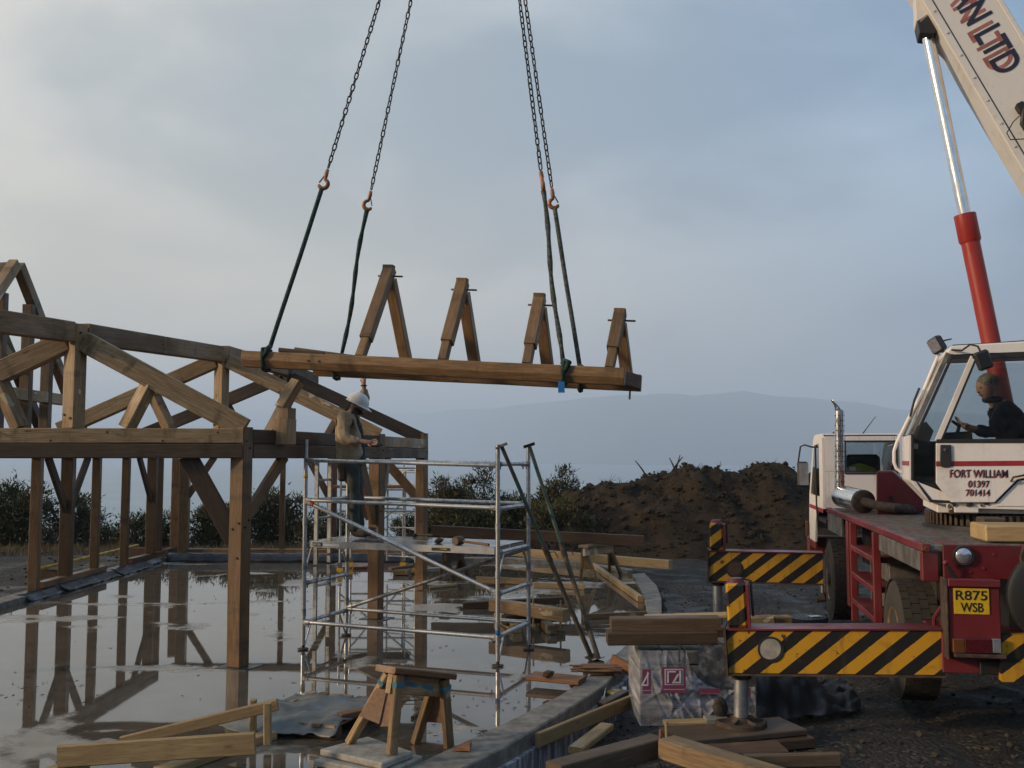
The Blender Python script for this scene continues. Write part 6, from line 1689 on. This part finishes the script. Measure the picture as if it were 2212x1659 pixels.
def legs_cloth(J, chain, mat, boot, k=1.0):
    L = [(J['pelvis'] + V((0, 0, .17)), .155 * k)]; E = []
    for s in ('R', 'L'):
        b = len(L); L += [(J['hp' + s], .105 * k), ((J['hp' + s] + J['kn' + s]) / 2, .094 * k), (J['kn' + s], .080 * k), ((J['kn' + s] + J['an' + s]) / 2, .078 * k), (J['an' + s] - V((0, 0, .045)), .080 * k)]
        E += [(0, b), (b, b + 1), (b + 1, b + 2), (b + 2, b + 3), (b + 3, b + 4)]
    chain('trousers', L, E, mat)
    for s in ('R', 'L'):
        f = (J['toe' + s] - J['an' + s]); f.z = 0; f.normalize()
        chain('boot', [(J['an' + s] + V((0, 0, .04)), .060), (J['an' + s] - V((0, 0, .045)), .056), (J['toe' + s] - f * .06, .052), (J['toe' + s] + f * .03, .045)], [(0, 1), (1, 2), (2, 3)], boot)
def coat_cloth(J, chain, mat, hem=.1, k=1.0):
    d = (J['chest'] - J['pelvis'])
    L = [(J['pelvis'] + V((0, 0, hem)), .185 * k), (J['spine'], .162 * k), (J['chest'], .165 * k), (J['chest'] + (J['neck'] - J['chest']) * .62, .105 * k), (J['neck'] - (J['neck'] - J['chest']) * .12, .078)]
    E = [(0, 1), (1, 2), (2, 3), (3, 4)]
    for s in ('R', 'L'):
        b = len(L); L += [(J['sh' + s], .092 * k), ((J['sh' + s] + J['el' + s]) / 2, .078 * k), (J['el' + s], .070 * k), ((J['el' + s] + J['wr' + s]) / 2, .062), (J['wr' + s] - (J['wr' + s] - J['el' + s]).normalized() * .035, .052)]
        E += [(2, b), (b, b + 1), (b + 1, b + 2), (b + 2, b + 3), (b + 3, b + 4)]
    return chain('coat', L, E, mat)
def dome(nm, c, hu, hf, hs, r, mat, body, cut=0.0, sc=(1, 1, 1), jit=0):
    rn = random.Random(3); m = MB(); n, k = 22, 9; vs = []; 
    for j in range(k):
        t = cut + (math.pi / 2 - cut) * j / (k - 1)
        for i in range(n):
            a = 2 * math.pi * i / n; rr = r * (1 + rn.uniform(-jit, jit)); vs.append(c + hf * (math.cos(a) * math.cos(t) * rr * sc[0]) + hs * (math.sin(a) * math.cos(t) * rr * sc[1]) + hu * (math.sin(t) * rr * sc[2]))
    m.add(vs, [(j * n + i, j * n + (i + 1) % n, (j + 1) * n + (i + 1) % n, (j + 1) * n + i) for j in range(k - 1) for i in range(n)])
    return m.build(nm, mat, body, smooth=True)
def worker():
    Y = 13.22; W = lambda x, y, dy=0: at(x, y, Y + dy)
    zf = DZ + .012
    J = dict(pelvis=W(759, 1002), spine=W(755, 962), chest=W(750, 924), neck=W(757, 893),
             shR=W(743, 903, -.18), elR=W(742, 948, -.25), wrR=W(786, 954, -.29), pmR=W(798, 955, -.29),
             shL=W(762, 898, .18), elL=W(787, 866, .20), wrL=W(786, 833, .13), pmL=W(786, 823, .11),
             hpR=W(760, 1010, -.10), hpL=W(766, 1010, .10), knR=W(765, 1077, -.11), knL=W(774, 1076, .10))
    for s, dy, x in (('R', -.11, 764), ('L', .11, 776)):
        p = W(x, 1140, dy); J['an' + s] = V((p.x, p.y, zf + .10)); J['toe' + s] = V((p.x + .17, p.y - .03, zf + .045))
    hf = V((.90, -.12, -.42)).normalized(); hu = V((.40, -.05, .90)); hu = (hu - hf * hu.dot(hf)).normalized()
    base = W(763, 891); head = dict(base=base, top=base + hu, fwd=hf)
    def clothes(body, J, head, chain, fwd, side, hu, hf, hs):
        legs_cloth(J, chain, M_['jeans'], M_['boot']); coat = coat_cloth(J, chain, M_['jacket'], -.05, 1.2)
        chain('shirt', [(J['neck'] + fwd * .03 - V((0, 0, .02)), .055), (J['chest'] + fwd * .135, .080), (J['spine'] + fwd * .130, .085), (J['pelvis'] + fwd * .10 + V((0, 0, .0)), .095)], [(0, 1), (1, 2), (2, 3)], M_['shirt'])
        chain('collar', [(J['neck'] - fwd * .05 - V((0, 0, .04)), .05), (J['neck'] + side * .08 - V((0, 0, .05)), .04), (J['neck'] + fwd * .06 + side * .03 - V((0, 0, .09)), .03)], [(0, 1), (1, 2)], M_['jacket'])
        c = head['base'] + hu * .135
        dome('hair', c - hf * .012, hu, hf, hs, .104, M_['hair'], body, -.75, (1, .98, 1), .03)
        hel = dome('helmet', c + hu * .012, hu, hf, hs, .138, M_['helmet'], body, -.06, (1.12, .92, 1.0))
        vs = []; n = 28
        for i in range(n):
            a = 2 * math.pi * i / n; ext = .012 + .055 * max(0, math.cos(a)) ** 2
            for rr, zz in ((.136, 0), (.136 + ext, -.012 - .25 * ext)): vs.append(c + hu * (zz + .004) + hf * (math.cos(a) * rr * 1.12) + hs * (math.sin(a) * rr * .92))
        b = MB().add(vs, [(2 * i, 2 * i + 1, (2 * i + 3) % (2 * n), (2 * i + 2) % (2 * n)) for i in range(n)]).build('brim', M_['helmet'], hel, smooth=True); b.modifiers.new('t', 'SOLIDIFY').thickness = .004
        chain('beard', [(head['base'] + hu * .035 + hf * .088, .052), (head['base'] - hu * .015 + hf * .085, .062), (head['base'] + hu * .025 + hf * .048 + hs * .05, .060), (head['base'] + hu * .025 + hf * .048 - hs * .05, .060), (head['base'] + hu * .10 + hf * .012 - hs * .078, .036), (head['base'] + hu * .10 + hf * .012 + hs * .078, .036)], [(0, 1), (1, 2), (1, 3), (3, 4), (2, 5)], M_['hair'])
        p = J['pelvis'] - fwd * .10 - V((0, .12, 0)); MB().box(p - V((0, 0, .10)), (.12, .08, .26)).build('tool_pouch', M_['leather'], body, bevel=.03)
        MB().tube([J['pelvis'] + V((.165 * math.cos(a * .5236), .165 * math.sin(a * .5236), .03)) for a in range(12)], .022, 6, closed=True).build('belt', M_['leather'], body)
        MB().tube([J['wrL'] + V((.036 * math.cos(a * .7854), .036 * math.sin(a * .7854), .0)) for a in range(8)], .010, 6, closed=True).build('wristband', M_['ink'], body)
    human('bearded worker in white helmet and tan jacket raising one arm to the hanging beam', J, head, V((1, -.12, 0)), None, clothes,
          {'R': (V((0, .35, 1)), 1, 1.2), 'L': (V((.9, -.4, 0)), 1, .25)})
worker()
def operator():
    Y = (Sx(2150, 900, .46)).y; W = lambda x, y, dy=0: at(x, y, Y + dy)
    J = dict(pelvis=W(2196, 962), spine=W(2188, 930), chest=W(2172, 896), neck=W(2147, 866),
             shR=W(2172, 884, .19), elR=W(2150, 935, .24), wrR=W(2105, 930, .2), pmR=W(2090, 926, .19),
             shL=W(2168, 886, -.19), elL=W(2146, 938, -.24), wrL=W(2098, 924, -.22), pmL=W(2084, 918, -.21),
             hpR=W(2188, 972, .1), hpL=W(2188, 974, -.1), knR=W(2098, 980, .12), knL=W(2098, 982, -.12),
             anR=W(2078, 1050, .12), anL=W(2078, 1052, -.12), toeR=W(2046, 1058, .12), toeL=W(2046, 1060, -.12))
    hf = V((-.95, -.12, -.20)).normalized(); hu = V((-.20, 0, .97)); hu = (hu - hf * hu.dot(hf)).normalized()
    base = W(2138, 858); head = dict(base=base, top=base + hu, fwd=hf)
    def clothes(body, J, head, chain, fwd, side, hu, hf, hs):
        legs_cloth(J, chain, M_['navycloth'], M_['boot'], .9); coat_cloth(J, chain, M_['navycloth'], .0, 1.08)
        MB().tube([J['neck'] + V((.072 * math.cos(a * .5236) - .012, .07 * math.sin(a * .5236), .012)) for a in range(12)], .032, 8, closed=True).build('collar', M_['navycloth'], body, smooth=True)
        c = head['base'] + hu * .142
        dome('hair', c - hf * .016, hu, hf, hs, .110, M_['greyhair'], body, -.12, (1, .96, .95), .04)
        chain('back_hair', [(c - hf * .055, .07), (c - hf * .06 - hu * .06, .055), (c - hf * .045 - hu * .10, .035)], [(0, 1), (1, 2)], M_['greyhair'])
    human('grey-haired crane operator in a navy coat seated in the cab looking towards the load', J, head, V((-1, -.1, 0)), None, clothes,
          {'R': (V((0, 1, .2)), -1, 1.0), 'L': (V((0, 1, .2)), -1, 1.0)})
operator()
